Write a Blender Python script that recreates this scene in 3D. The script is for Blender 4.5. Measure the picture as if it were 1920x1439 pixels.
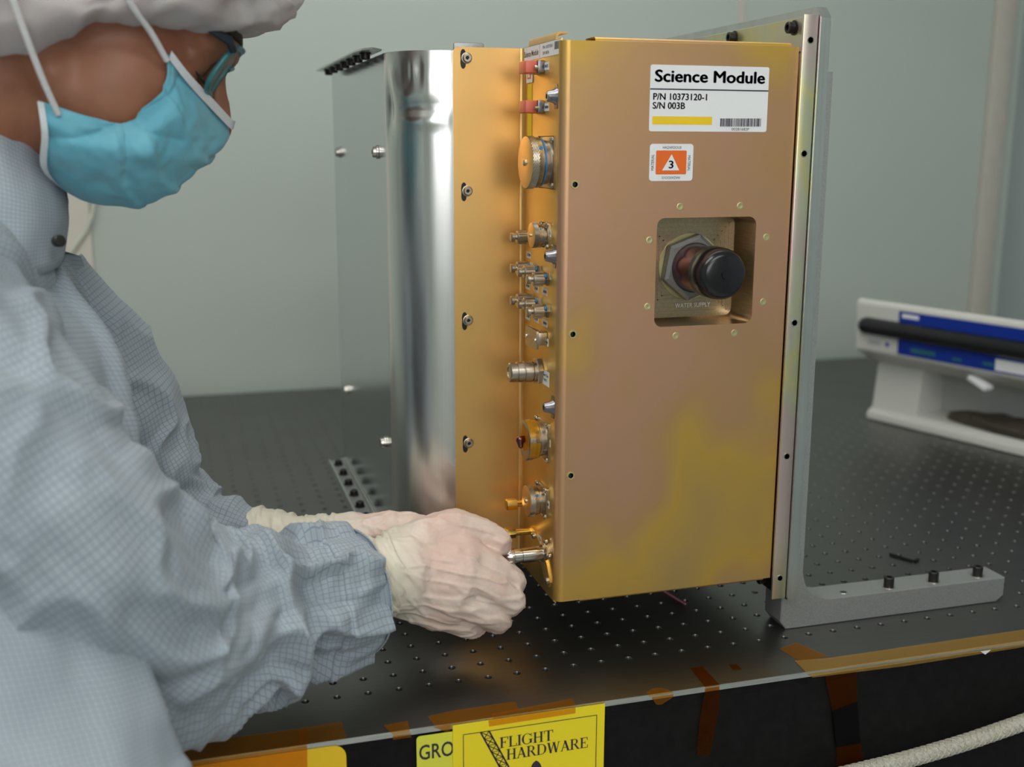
import bpy, bmesh, math, random
from mathutils import Vector, Matrix, noise
import numpy as np
random.seed(7)
for o in list(bpy.data.objects): bpy.data.objects.remove(o)
scene = bpy.context.scene
col = scene.collection

# ------------------------------------------------------------------ camera
FPX = 2102.4                      # focal length in pixels of the 1920 px wide frame
YAW, PITCH, ROLL = -0.28813, -0.21187, 0.00323
CAM = Vector((-0.1529, -0.8405, 0.4404))
def cam_axes():
    cy, sy, cp, sp = math.cos(YAW), math.sin(YAW), math.cos(PITCH), math.sin(PITCH)
    f = Vector((-sy*cp, cy*cp, sp)); r = Vector((cy, sy, 0)); u = r.cross(f)
    cr, sr = math.cos(ROLL), math.sin(ROLL)
    return r*cr+u*sr, u*cr-r*sr, f
CR, CU, CF = cam_axes()
cd = bpy.data.cameras.new('camera'); cam = bpy.data.objects.new('camera', cd); col.objects.link(cam)
cam.matrix_world = Matrix(((CR.x, CU.x, -CF.x, CAM.x), (CR.y, CU.y, -CF.y, CAM.y), (CR.z, CU.z, -CF.z, CAM.z), (0, 0, 0, 1)))
cd.sensor_width = 36; cd.lens = FPX/1920*36; cd.clip_start = 0.02
cd.dof.use_dof = True; cd.dof.focus_distance = 0.955; cd.dof.aperture_fstop = 4.4
scene.camera = cam
# ------------------------------------------------------------------ world, lights, exposure
w = bpy.data.worlds.new('world'); scene.world = w; w.use_nodes = True
w.node_tree.nodes['Background'].inputs[0].default_value = (.5, .55, .55, 1)
w.node_tree.nodes['Background'].inputs[1].default_value = 0.05
scene.view_settings.view_transform = 'Standard'; scene.view_settings.look = 'None'
scene.view_settings.gamma = 1; scene.view_settings.use_curve_mapping = False
scene.view_settings.exposure = -0.10
CEIL = 1.62
ADDED_WINDOW = 3.8                       # glow of the unseen window, added for the bright area the metal reflects
LAMPS = [  # x, y, size x, size y, watts, colour: ceiling light panels of the clean room
    (-0.75, -0.55, 1.2, 0.6, 7.5, (1.0, .97, .92), 'ceiling light panel left of the camera'),
    (0.20, 0.38, 1.2, 0.6, 3.4, (1.0, .98, .93), 'ceiling light panel over the back of the table'),
    (0.3, -1.7, 1.2, 0.6, 8, (1.0, .96, .90), 'ceiling light panel behind the camera'),
]
for i, (x, y, sx, sy, e, c, lab) in enumerate(LAMPS):
    ld = bpy.data.lights.new('ceiling_lamp', 'AREA'); ld.shape = 'RECTANGLE'; ld.size = sx; ld.size_y = sy
    ld.energy = e; ld.color = c
    lo = bpy.data.objects.new('ceiling_lamp', ld); col.objects.link(lo); lo.location = (x, y, CEIL-.03)

# ------------------------------------------------------------------ helpers
def D(u, v, d):                    # point at a depth d along the view of photo pixel (u, v)
    return CAM + (CR*((u-960)/FPX) + CU*((719.5-v)/FPX) + CF)*d
def on_top(u, v, z=0.0):           # point of the table top
    r = D(u, v, 1)-CAM; return CAM + r*((z-CAM.z)/r.z)
def on_front(u, v, y):             # point of an upright plane across the view
    r = D(u, v, 1)-CAM; return CAM + r*((y-CAM.y)/r.y)

class NT:
    def __init__(s, name):
        s.m = bpy.data.materials.new(name); s.m.use_nodes = True; s.t = s.m.node_tree
        s.b = s.t.nodes['Principled BSDF']
    def n(s, typ, **kw):
        x = s.t.nodes.new(typ)
        for k, v in kw.items():
            if k.startswith('i_'):
                key = k[2:]; key = int(key) if key.isdigit() else key.replace('_', ' ')
                x.inputs[key].default_value = v
            else: setattr(x, k, v)
        return x
    def l(s, a, b): s.t.links.new(a, b)
    def math(s, op, a, b=None, c=None):
        x = s.n('ShaderNodeMath', operation=op)
        for i, q in enumerate((a, b, c)):
            if q is None: continue
            if isinstance(q, (int, float)): x.inputs[i].default_value = q
            else: s.l(q, x.inputs[i])
        return x.outputs[0]
    def coord(s, kind='Object', scale=(1, 1, 1)):
        tc = s.n('ShaderNodeTexCoord'); mp = s.n('ShaderNodeMapping'); mp.inputs['Scale'].default_value = scale
        s.l(tc.outputs[kind], mp.inputs[0]); return mp.outputs[0]
    def noise(s, vec, scale, detail=3, rough=.5):
        x = s.n('ShaderNodeTexNoise'); x.inputs['Scale'].default_value = scale
        x.inputs['Detail'].default_value = detail; x.inputs['Roughness'].default_value = rough
        s.l(vec, x.inputs['Vector']); return x.outputs['Fac']
    def ramp(s, fac, stops, interp='LINEAR'):
        x = s.n('ShaderNodeValToRGB'); cr = x.color_ramp; cr.interpolation = interp
        while len(cr.elements) < len(stops): cr.elements.new(.5)
        for e, (p, c) in zip(cr.elements, stops):
            e.position = p; e.color = (c, c, c, 1) if isinstance(c, (int, float)) else (*c, 1)
        s.l(fac, x.inputs[0]); return x.outputs[0]
    def bump(s, h, strength=.2, dist=.001):
        x = s.n('ShaderNodeBump'); x.inputs['Strength'].default_value = strength; x.inputs['Distance'].default_value = dist
        s.l(h, x.inputs['Height']); s.l(x.outputs[0], s.b.inputs['Normal']); return x
def setb(b, **k):
    names = dict(col='Base Color', rough='Roughness', metal='Metallic', spec='Specular IOR Level', coat='Coat Weight',
                 coatr='Coat Roughness', sss='Subsurface Weight', trans='Transmission Weight', ior='IOR', alpha='Alpha',
                 aniso='Anisotropic', sheen='Sheen Weight', em='Emission Color', ems='Emission Strength')
    for kk, v in k.items():
        b.inputs[names[kk]].default_value = (*v, 1) if kk in ('col', 'em') else v
def simple(name, c, rough=.5, metal=0.0, var=.12, vscale=40, bump=0.0, bscale=200, **kw):
    n = NT(name); setb(n.b, rough=rough, metal=metal, **kw)
    v = n.coord('Object'); f = n.noise(v, vscale, 4)
    lo = tuple(x*(1-var) for x in c); hi = tuple(min(1, x*(1+var)) for x in c)
    n.l(n.ramp(f, [(.3, lo), (.7, hi)]), n.b.inputs['Base Color'])
    if bump: n.bump(n.noise(v, bscale, 3), bump, .0006)
    return n.m
def brushed(name, c, rough, axis_scale, var=.1, bump=.15, metal=1.0, dist=.0003):
    n = NT(name); setb(n.b, rough=rough, metal=metal)
    v = n.coord('Object', axis_scale); f = n.noise(v, 1, 4, .6)
    n.l(n.ramp(f, [(.3, tuple(x*(1-var) for x in c)), (.7, tuple(min(1, x*(1+var)) for x in c))]), n.b.inputs['Base Color'])
    g = n.noise(n.coord('Object'), 9, 3)
    n.l(n.math('MULTIPLY_ADD', g, .12, rough-.06), n.b.inputs['Roughness'])
    n.bump(f, bump, dist)
    return n.m
def chromate(name, stops, rough=.4, metal=.85, scale=7, stretch=(1, 1, .6), bump=.08):
    n = NT(name); setb(n.b, rough=rough, metal=metal)
    v = n.coord('Object', stretch)
    f = n.noise(v, scale, 2.5, .55)
    n.l(n.ramp(f, stops), n.b.inputs['Base Color'])
    g = n.noise(n.coord('Object', (900, 900, 25)), 1, 3)
    n.bump(g, bump, .0002)
    return n.m

M = {}
M['wall'] = simple('wall_paint', (.49, .55, .505), .6, var=.02, vscale=3)
M['wall_cream'] = simple('cream_panel', (.66, .62, .55), .6, var=.02, vscale=3)
M['wall_dark'] = simple('grey_wall', (.36, .42, .42), .6, var=.03, vscale=3)
M['ceiling'] = simple('ceiling_tile', (.7, .72, .70), .7, var=.02)
M['floor'] = simple('vinyl_floor', (.45, .46, .46), .4, var=.05)
M['beige'] = simple('beige_post', (.55, .52, .46), .5, var=.03)
M['pane'] = simple('added_window_pane', (.8, .82, .84), .3, var=.01, em=(.97, .98, 1.0), ems=ADDED_WINDOW)
M['lamp'] = simple('lamp_diffuser', (.9, .9, .88), .5, var=.01, em=(1, .98, .94), ems=3.0)
M['table'] = brushed('table_steel', (.19, .185, .175), .38, (14, 500, 1), var=.06, bump=.05)
M['hole'] = brushed('hole_steel', (.17, .17, .165), .36, (300, 300, 2000), var=.2, bump=.3)
M['edge'] = brushed('edge_steel', (.62, .63, .60), .4, (30, 600, 600), var=.1)
M['black'] = simple('black_paint', (.007, .007, .0068), .55, var=.25, vscale=120, bump=.08, bscale=300, spec=.12)
M['blacktape'] = simple('black_tape', (.002, .002, .002), .4, var=.1, spec=.08)
M['blackgloss'] = simple('black_plastic', (.010, .010, .012), .22, var=.2)
M['blacksteel'] = simple('black_oxide', (.03, .028, .027), .35, metal=.6, var=.2)
M['silver'] = brushed('bright_aluminium', (.80, .79, .77), .25, (700, 700, 6), var=.05, bump=.05, dist=.0002)
M['mirror'] = brushed('side_aluminium', (.66, .69, .70), .19, (6, 500, 500), var=.03, bump=.03, dist=.0002)
M['alu'] = brushed('milled_aluminium', (.62, .64, .63), .33, (400, 60, 8), var=.08, bump=.1)
M['castalu'] = simple('blasted_aluminium', (.40, .41, .40), .5, metal=.75, var=.12, vscale=900, bump=.2, bscale=1500)
M['nickel'] = brushed('nickel_plate', (.47, .42, .35), .33, (300, 300, 300), var=.12, bump=.1)
M['steel'] = brushed('screw_steel', (.58, .55, .50), .25, (300, 300, 300), var=.15, bump=.1)
M['darksteel'] = brushed('dark_stud_steel', (.25, .25, .27), .3, (300, 300, 300), var=.2, bump=.1)
M['goldplate'] = brushed('gold_plate', (.85, .58, .16), .2, (300, 300, 300), var=.1, bump=.05)
TAN, PINK, OLV, YEL = (.58, .345, .165), (.60, .34, .215), (.56, .37, .13), (.66, .41, .09)
M['front'] = chromate('chromate_cover', [(.25, TAN), (.40, PINK), (.50, TAN), (.60, YEL), (.72, OLV), (.85, TAN)], .44, .80, 6.5, (1, 1, .7))
M['goldp'] = chromate('gold_anodised_panel', [(.3, (.80, .47, .16)), (.5, (.86, .52, .19)), (.7, (.80, .49, .17))], .34, .85, 5)
M['conn'] = chromate('gold_connector_panel', [(.3, (.70, .46, .12)), (.5, (.78, .52, .17)), (.7, (.66, .47, .11))], .36, .85, 6)
M['irid'] = chromate('iridescent_chromate', [(.28, (.60, .50, .42)), (.42, (.66, .52, .50)), (.5, (.62, .62, .46)), (.6, (.70, .64, .33)), (.72, (.55, .62, .50)), (.85, (.66, .5, .48))], .34, .85, 16, (1, 1, .5))
M['pocket'] = brushed('milled_gold', (.46, .36, .24), .3, (600, 60, 600), var=.12, bump=.25)
M['rivet'] = simple('rivet_chromate', (.56, .50, .26), .4, metal=.7, var=.15)
M['purple'] = brushed('purple_anodised', (.20, .08, .085), .22, (200, 200, 200), var=.1, bump=.05)
M['nut'] = simple('grey_nut', (.23, .23, .22), .45, metal=.5, var=.06)
M['white'] = simple('white_label', (.80, .81, .82), .5, var=.01)
M['ink'] = simple('label_ink', (.025, .02, .04), .5, var=.05)
M['yellowink'] = simple('yellow_print', (.85, .58, .01), .5, var=.03)
M['orangeink'] = simple('orange_print', (.80, .14, .01), .5, var=.03)
M['engrave'] = simple('engraved_letter', (.80, .78, .72), .5, var=.05)
M['red'] = simple('red_cap', (.62, .13, .08), .4, var=.1)
M['blueband'] = simple('blue_band', (.02, .17, .42), .35, var=.1)
M['signyellow'] = simple('sign_yellow', (.82, .66, .01), .55, var=.02, vscale=8)
M['signlime'] = simple('label_lime', (.66, .66, .05), .55, var=.02, vscale=8)
M['signorange'] = simple('label_amber', (.80, .52, .01), .5, var=.02, vscale=8)
M['devwhite'] = simple('device_white', (.62, .62, .58), .45, var=.03, vscale=6)
M['devgrey'] = simple('device_grey', (.42, .43, .41), .5, var=.03)
M['devblue'] = simple('device_blue', (.004, .03, .30), .35, var=.04)
M['brown'] = simple('brown_leather', (.05, .04, .027), .5, var=.3, vscale=60, bump=.3)
M['rope'] = simple('braided_sleeve', (.45, .43, .36), .8, var=.25, vscale=500, bump=.4, bscale=900)
M['cable'] = simple('cable_white', (.62, .66, .55), .5, var=.05)
M['pinkwire'] = simple('pink_thread', (.45, .17, .22), .6, var=.1)
M['paper'] = simple('paper', (.75, .75, .73), .7, var=.03)
M['rubber'] = simple('strap_elastic', (.75, .74, .74), .8, var=.06, vscale=300, bump=.3, bscale=1500)
M['hairdark'] = simple('eyebrow_hair', (.03, .022, .018), .7, var=.3, vscale=500)
M['framedark'] = simple('glasses_dark', (.012, .02, .03), .3, var=.2)
M['frameteal'] = simple('glasses_teal', (.03, .16, .17), .3, var=.15)

def tape_mat(name, tint, mixf, rough=.18, body=(.50, .21, .025)):
    n = NT(name); t = n.t
    tr = n.n('ShaderNodeBsdfTransparent'); tr.inputs[0].default_value = (*tint, 1)
    setb(n.b, col=body, rough=rough)
    v = n.coord('Object'); f = n.noise(v, 120, 3); n.bump(f, .25, .0008)
    mx = n.n('ShaderNodeMixShader'); mx.inputs[0].default_value = mixf
    n.l(tr.outputs[0], mx.inputs[1]); n.l(n.b.outputs[0], mx.inputs[2])
    n.l(mx.outputs[0], t.nodes['Material Output'].inputs[0]); return n.m
M['tape'] = tape_mat('amber_tape', (.985, .84, .60), .12)
M['tapedark'] = tape_mat('dark_amber_tape', (.95, .74, .47), .06, .25, (.20, .045, .005))
M['tapevivid'] = tape_mat('vivid_amber_tape', (.97, .72, .30), .30, .2, (.70, .34, .02))
M['tapepale'] = tape_mat('pale_amber_tape', (.99, .92, .76), .20, .3, (.55, .33, .08))
def glass_mat():
    n = NT('spectacle_lens'); tr = n.n('ShaderNodeBsdfTransparent'); tr.inputs[0].default_value = (.9, .95, .95, 1)
    setb(n.b, col=(.6, .7, .7), rough=.05)
    mx = n.n('ShaderNodeMixShader'); mx.inputs[0].default_value = .12
    n.l(tr.outputs[0], mx.inputs[1]); n.l(n.b.outputs[0], mx.inputs[2]); n.l(mx.outputs[0], n.t.nodes['Material Output'].inputs[0]); return n.m
M['lens'] = glass_mat()
def skin_mat():
    n = NT('skin'); v = n.coord('Object'); f = n.noise(v, 26, 4)
    n.l(n.ramp(f, [(.3, (.26, .098, .050)), (.55, (.31, .128, .068)), (.75, (.32, .115, .064))]), n.b.inputs['Base Color'])
    setb(n.b, rough=.5, sss=.12); n.b.inputs['Subsurface Radius'].default_value = (.006, .002, .001)
    n.bump(n.noise(v, 700, 3), .08, .0004); return n.m
M['skin'] = skin_mat()
def cloth_mat():
    n = NT('checked_coat_cloth'); tc = n.n('ShaderNodeTexCoord'); sx = n.n('ShaderNodeSeparateXYZ'); n.l(tc.outputs['UV'], sx.inputs[0])
    def line(o, sp, wd):
        a = n.math('FRACT', n.math('MULTIPLY', o, 1/sp)); a = n.math('ABSOLUTE', n.math('SUBTRACT', a, .5))
        return n.math('SMOOTH_MIN', n.math('MULTIPLY', n.math('LESS_THAN', a, wd), 1.0), 1.0, .001)
    lu, lv = line(sx.outputs[0], .0040, .075), line(sx.outputs[1], .0040, .075)
    mx = n.math('MAXIMUM', lu, lv)
    v = n.coord('Object'); f = n.noise(v, 14, 3)
    base = n.ramp(f, [(.3, (.27, .32, .36)), (.7, (.33, .38, .42))])
    mix = n.n('ShaderNodeMix', data_type='RGBA'); mix.inputs['B'].default_value = (.12, .14, .21, 1)
    n.l(n.math('MULTIPLY', mx, .55), mix.inputs['Factor']); n.l(base, mix.inputs['A']); n.l(mix.outputs['Result'], n.b.inputs['Base Color'])
    setb(n.b, rough=.75, sheen=.15); n.bump(n.noise(v, 160, 4), .25, .0012); return n.m
M['cloth'] = cloth_mat()
def glove_mat():
    n = NT('latex_glove'); v = n.coord('Object')
    f = n.noise(v, 22, 3); g = n.noise(n.coord('Object', (1, 1, 1)), 320, 3)
    at = n.n('ShaderNodeAttribute', attribute_name='tight')
    k = n.math('MULTIPLY', n.math('ADD', n.math('MULTIPLY', f, .9), n.math('MULTIPLY', g, .45)), at.outputs['Fac'])
    n.l(n.ramp(k, [(.20, (.66, .61, .50)), (.50, (.68, .57, .49)), (.80, (.66, .47, .40))]), n.b.inputs['Base Color'])
    setb(n.b, rough=.45, sss=.15); n.b.inputs['Subsurface Radius'].default_value = (.005, .003, .002)
    n.bump(n.noise(v, 420, 3), .08, .0005); return n.m
M['glove'] = glove_mat()
def mask_mat():
    n = NT('mask_fabric'); tc = n.n('ShaderNodeTexCoord'); sx = n.n('ShaderNodeSeparateXYZ'); n.l(tc.outputs['UV'], sx.inputs[0])
    v = n.coord('Object'); f = n.noise(v, 40, 3)
    c = n.ramp(f, [(.3, (.11, .40, .52)), (.7, (.17, .47, .58))]); n.l(c, n.b.inputs['Base Color'])
    st = n.math('FRACT', n.math('MULTIPLY', sx.outputs[1], 26.0))
    n.bump(n.math('ADD', n.noise(v, 900, 2), n.math('MULTIPLY', st, .0)), .15, .0004)
    setb(n.b, rough=.7, sheen=.2, sss=.1); n.b.inputs['Subsurface Radius'].default_value = (.004, .006, .008); return n.m
M['mask'] = mask_mat()
M['maskedge'] = simple('mask_binding', (.66, .70, .72), .75, var=.06, vscale=500, bump=.4, bscale=1400)
def cap_mat():
    n = NT('bouffant_fabric'); v = n.coord('Object'); tr = n.n('ShaderNodeBsdfTransparent'); tr.inputs[0].default_value = (.95, .93, .93, 1)
    f = n.noise(v, 18, 3); n.l(n.ramp(f, [(.3, (.45, .415, .41)), (.7, (.55, .52, .515))]), n.b.inputs['Base Color'])
    setb(n.b, rough=.7, sss=.1); n.bump(n.noise(v, 90, 4), .3, .002)
    mx = n.n('ShaderNodeMixShader'); mx.inputs[0].default_value = .78
    n.l(tr.outputs[0], mx.inputs[1]); n.l(n.b.outputs[0], mx.inputs[2]); n.l(mx.outputs[0], n.t.nodes['Material Output'].inputs[0]); return n.m
M['cap'] = cap_mat()

AX = {'x': Vector((1, 0, 0)), 'y': Vector((0, 1, 0)), 'z': Vector((0, 0, 1))}
class MB:
    def __init__(s): s.bm = bmesh.new(); s.mi = 0
    def _set(s, fs):
        for f in fs: f.material_index = s.mi
    def poly(s, pts):
        f = s.bm.faces.new([s.bm.verts.new(p) for p in pts]); s._set([f]); return s
    def box(s, x0, x1, y0, y1, z0, z1, bev=0.0, seg=2, mat=None):
        old = set(s.bm.verts) if mat else None
        vs = [s.bm.verts.new((x, y, z)) for x in (x0, x1) for y in (y0, y1) for z in (z0, z1)]
        idx = [(0, 1, 3, 2), (4, 6, 7, 5), (0, 4, 5, 1), (2, 3, 7, 6), (0, 2, 6, 4), (1, 5, 7, 3)]
        fs = [s.bm.faces.new([vs[i] for i in q]) for q in idx]; s._set(fs)
        if bev: bmesh.ops.bevel(s.bm, geom=list({e for f in fs for e in f.edges}), offset=bev, segments=seg, affect='EDGES', profile=.5)
        if mat:
            for v in [v for v in s.bm.verts if v not in old]: v.co = mat @ v.co
        return s
    def lathe(s, prof, o, ax, n=24, cap0=True, cap1=True, ph=0.0, tri=None):
        """prof: (distance along ax, radius) list"""
        ax = Vector(ax).normalized(); o = Vector(o)
        t = Vector((0, 0, 1)) if abs(ax.z) < .9 else Vector((1, 0, 0))
        e1 = ax.cross(t).normalized(); e2 = ax.cross(e1).normalized()
        rings = []
        for d, r in prof:
            if r <= 1e-7: rings.append([s.bm.verts.new(o+ax*d)])
            else: rings.append([s.bm.verts.new(o+ax*d+(e1*math.cos(ph+2*math.pi*k/n)+e2*math.sin(ph+2*math.pi*k/n))*r) for k in range(n)])
        fs = []
        for a, b in zip(rings, rings[1:]):
            for k in range(n):
                k2 = (k+1) % n
                if len(a) == 1 and len(b) == 1: continue
                if len(a) == 1: fs.append(s.bm.faces.new((a[0], b[k2], b[k])))
                elif len(b) == 1: fs.append(s.bm.faces.new((a[k], a[k2], b[0])))
                else: fs.append(s.bm.faces.new((a[k], a[k2], b[k2], b[k])))
        if cap0 and len(rings[0]) > 1: fs.append(s.bm.faces.new(rings[0][::-1]))
        if cap1 and len(rings[-1]) > 1: fs.append(s.bm.faces.new(rings[-1]))
        s._set(fs); return s
    def prism(s, pts, d):
        """flat polygon (3D points) extruded along vector d"""
        d = Vector(d); a = [s.bm.verts.new(Vector(p)) for p in pts]; b = [s.bm.verts.new(Vector(p)+d) for p in pts]
        fs = [s.bm.faces.new(a[::-1]), s.bm.faces.new(b)]
        n = len(a)
        for k in range(n): fs.append(s.bm.faces.new((a[k], a[(k+1) % n], b[(k+1) % n], b[k])))
        s._set(fs); return s
    def tube(s, pts, rad, n=10, caps=True):
        pts = [Vector(p) for p in pts]
        if not isinstance(rad, (list, tuple)): rad = [rad]*len(pts)
        up = Vector((0, 0, 1)); rings = []
        T0 = (pts[1]-pts[0]).normalized()
        if abs(T0.z) > .9: up = Vector((1, 0, 0))
        e = T0.cross(up).normalized()
        for i, p in enumerate(pts):
            T = (pts[min(i+1, len(pts)-1)]-pts[max(i-1, 0)]).normalized()
            e = (e-T*e.dot(T)).normalized(); g = T.cross(e)
            rings.append([s.bm.verts.new(p+(e*math.cos(2*math.pi*k/n)+g*math.sin(2*math.pi*k/n))*rad[i]) for k in range(n)])
        fs = []
        for a, b in zip(rings, rings[1:]):
            for k in range(n): fs.append(s.bm.faces.new((a[k], a[(k+1) % n], b[(k+1) % n], b[k])))
        if caps: fs += [s.bm.faces.new(rings[0][::-1]), s.bm.faces.new(rings[-1])]
        s._set(fs); return s
    def ball(s, c, r, sub=3, mat=None):
        g = bmesh.ops.create_icosphere(s.bm, subdivisions=sub, radius=1.0)
        r = Vector((r, r, r)) if isinstance(r, (int, float)) else Vector(r)
        for v in g['verts']:
            q = Vector((v.co.x*r.x, v.co.y*r.y, v.co.z*r.z))
            if mat is not None: q = mat @ q
            v.co = q+Vector(c)
        return s
    def capsule(s, pts, rad, n=16, sub=2):
        for p, r in zip(pts, rad): s.ball(p, r, sub)
        for i in range(len(pts)-1):
            a, b = Vector(pts[i]), Vector(pts[i+1]); s.lathe([(0, rad[i]), ((b-a).length, rad[i+1])], a, b-a, n)
        return s
    def build(s, name, mat, parent=None, smooth=35, loc=None):
        bmesh.ops.recalc_face_normals(s.bm, faces=s.bm.faces)
        me = bpy.data.meshes.new(name); s.bm.to_mesh(me); s.bm.free()
        return link(name, me, mat, parent, smooth)
def link(name, me, mat, parent=None, smooth=35):
    for m in (mat if isinstance(mat, (list, tuple)) else [mat]): me.materials.append(M[m] if isinstance(m, str) else m)
    if smooth:
        me.polygons.foreach_set('use_smooth', [True]*len(me.polygons)); me.set_sharp_from_angle(angle=math.radians(smooth))
    o = bpy.data.objects.new(name, me); col.objects.link(o)
    if parent is not None:
        o.parent = parent; o.matrix_parent_inverse = parent.matrix_world.inverted() if parent.type != 'EMPTY' else Matrix.Translation(-parent.location)
    return o
def inst(src, name, parent, loc, rot=None):
    o = bpy.data.objects.new(name, src.data); col.objects.link(o); o.parent = parent
    o.matrix_parent_inverse = Matrix.Translation(-parent.location) if parent.type == 'EMPTY' else parent.matrix_world.inverted()
    o.location = loc
    if rot: o.rotation_euler = rot
    return o
def empty(name, loc):
    o = bpy.data.objects.new(name, None); col.objects.link(o); o.location = loc; o.empty_display_size = .05; return o
def tag(o, label, cat=None, group=None, kind=None):
    if label: o['label'] = label
    if cat: o['category'] = cat
    if group: o['group'] = group
    if kind: o['kind'] = kind
    return o
def struct(o): o['kind'] = 'structure'; return o
def rrect(x0, x1, z0, z1, r, n=6):
    out = []
    for cx, cz, a0 in ((x1-r, z1-r, 0), (x0+r, z1-r, 90), (x0+r, z0+r, 180), (x1-r, z0+r, 270)):
        for k in range(n+1):
            a = math.radians(a0+90*k/n); out.append((cx+r*math.cos(a), cz+r*math.sin(a)))
    return out
def text_geo(txt, bold=0.0):
    cu = bpy.data.curves.new('t', 'FONT'); cu.body = txt; cu.size = 1; cu.offset = bold; cu.resolution_u = 3
    ob = bpy.data.objects.new('t', cu); col.objects.link(ob)
    dg = bpy.context.evaluated_depsgraph_get(); me = bpy.data.meshes.new_from_object(ob.evaluated_get(dg))
    vs = [v.co.copy() for v in me.vertices]; fs = [tuple(p.vertices) for p in me.polygons]
    bpy.data.objects.remove(ob); bpy.data.curves.remove(cu); bpy.data.meshes.remove(me)
    return vs, fs
def lettering(name, txt, mat, parent, o, ex, ey, w, h=None, bold=0.0, heavy=0.0):
    """flat print: box from o, ex/ey unit axes, width w, height h"""
    vs, fs = text_geo(txt, bold)
    if heavy:
        base_, n_ = vs, len(vs); vs = [v+Vector((dx, dy, 0)) for dx, dy in ((0, 0), (heavy, 0), (heavy/2, heavy/3), (heavy/2, -heavy/3)) for v in base_]
        fs = [tuple(i+n_*k for i in f) for k in range(4) for f in fs]
    x0 = min(v.x for v in vs); x1 = max(v.x for v in vs); y0 = min(v.y for v in vs); y1 = max(v.y for v in vs)
    sx = w/(x1-x0); sy = (h/(y1-y0)) if h else sx
    o, ex, ey = Vector(o), Vector(ex), Vector(ey)
    me = bpy.data.meshes.new(name)
    me.from_pydata([tuple(o+ex*((v.x-x0)*sx)+ey*((v.y-y0)*sy)) for v in vs], [], fs)
    return link(name, me, mat, parent, 0)
X, Y, Z = Vector((1, 0, 0)), Vector((0, 1, 0)), Vector((0, 0, 1))
# ------------------------------------------------------------------ the room
XL, XR, YB, YF, ZF = -2.2, 1.56, 1.2, -2.6, -0.90
struct(MB().box(XL, XR, YB, YB+.06, ZF, CEIL).build('wall_back', 'wall', smooth=0))
struct(MB().box(XR, XR+.06, YF, YB+.06, ZF, CEIL).build('wall_right', 'wall_dark', smooth=0))
struct(MB().box(XL-.06, XL, YF, YB+.06, ZF, CEIL).build('wall_left', 'wall', smooth=0))
struct(MB().box(XL, XR, YF-.06, YF, ZF, CEIL).build('wall_front', 'wall', smooth=0))
struct(MB().box(XL-.06, XR+.06, YF-.06, YB+.06, ZF-.05, ZF).build('floor', 'floor', smooth=0))
struct(MB().box(XL-.06, XR+.06, YF-.06, YB+.06, CEIL, CEIL+.05).build('ceiling', 'ceiling', smooth=0))
win = empty('added_window_1', (-.6, YF, .9)); win['kind'] = 'structure'  # unseen window added for its reflection in the metal and light on the module
MB().box(-1.15, .45, YF+.002, YF+.006, .42, 1.45).build('pane', 'pane', win, 0)
f_ = MB()
for q in ((-1.21, -1.15, .36, 1.51), (.45, .51, .36, 1.51), (-1.21, .51, .36, .42), (-1.21, .51, 1.45, 1.51), (-.37, -.33, .42, 1.45)): f_.box(q[0], q[1], YF, YF+.04, q[2], q[3])
f_.build('added_window_frame', 'ceiling', win, 0)
struct(MB().box(-.62, -.294, YB-.012, YB, ZF, CEIL, .002).build('trim_1', 'wall_cream', smooth=0))
struct(MB().box(1.485, 1.53, YB-.014, YB, ZF, CEIL, .003).build('trim_2', 'beige'))
struct(MB().box(.905, .918, YB-.004, YB, ZF, CEIL, .001).build('trim_3', 'beige'))
for (x, y, sx, sy, e, c, lab) in LAMPS:
    t = empty('ceiling_light', (x, y, CEIL-.005)); tag(t, lab, 'ceiling light', 'ceiling light panels')
    f = MB()
    for a, b, c0, d in ((-sx/2-.03, sx/2+.03, -sy/2-.03, -sy/2), (-sx/2-.03, sx/2+.03, sy/2, sy/2+.03), (-sx/2-.03, -sx/2, -sy/2, sy/2), (sx/2, sx/2+.03, -sy/2, sy/2)):
        f.box(x+a, x+b, y+c0, y+d, CEIL-.02, CEIL-.001)
    f.build('light_frame', 'edge', t, 0)
    MB().box(x-sx/2, x+sx/2, y-sy/2, y+sy/2, CEIL-.012, CEIL-.002).build('diffuser', 'lamp', t, 0)

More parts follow.
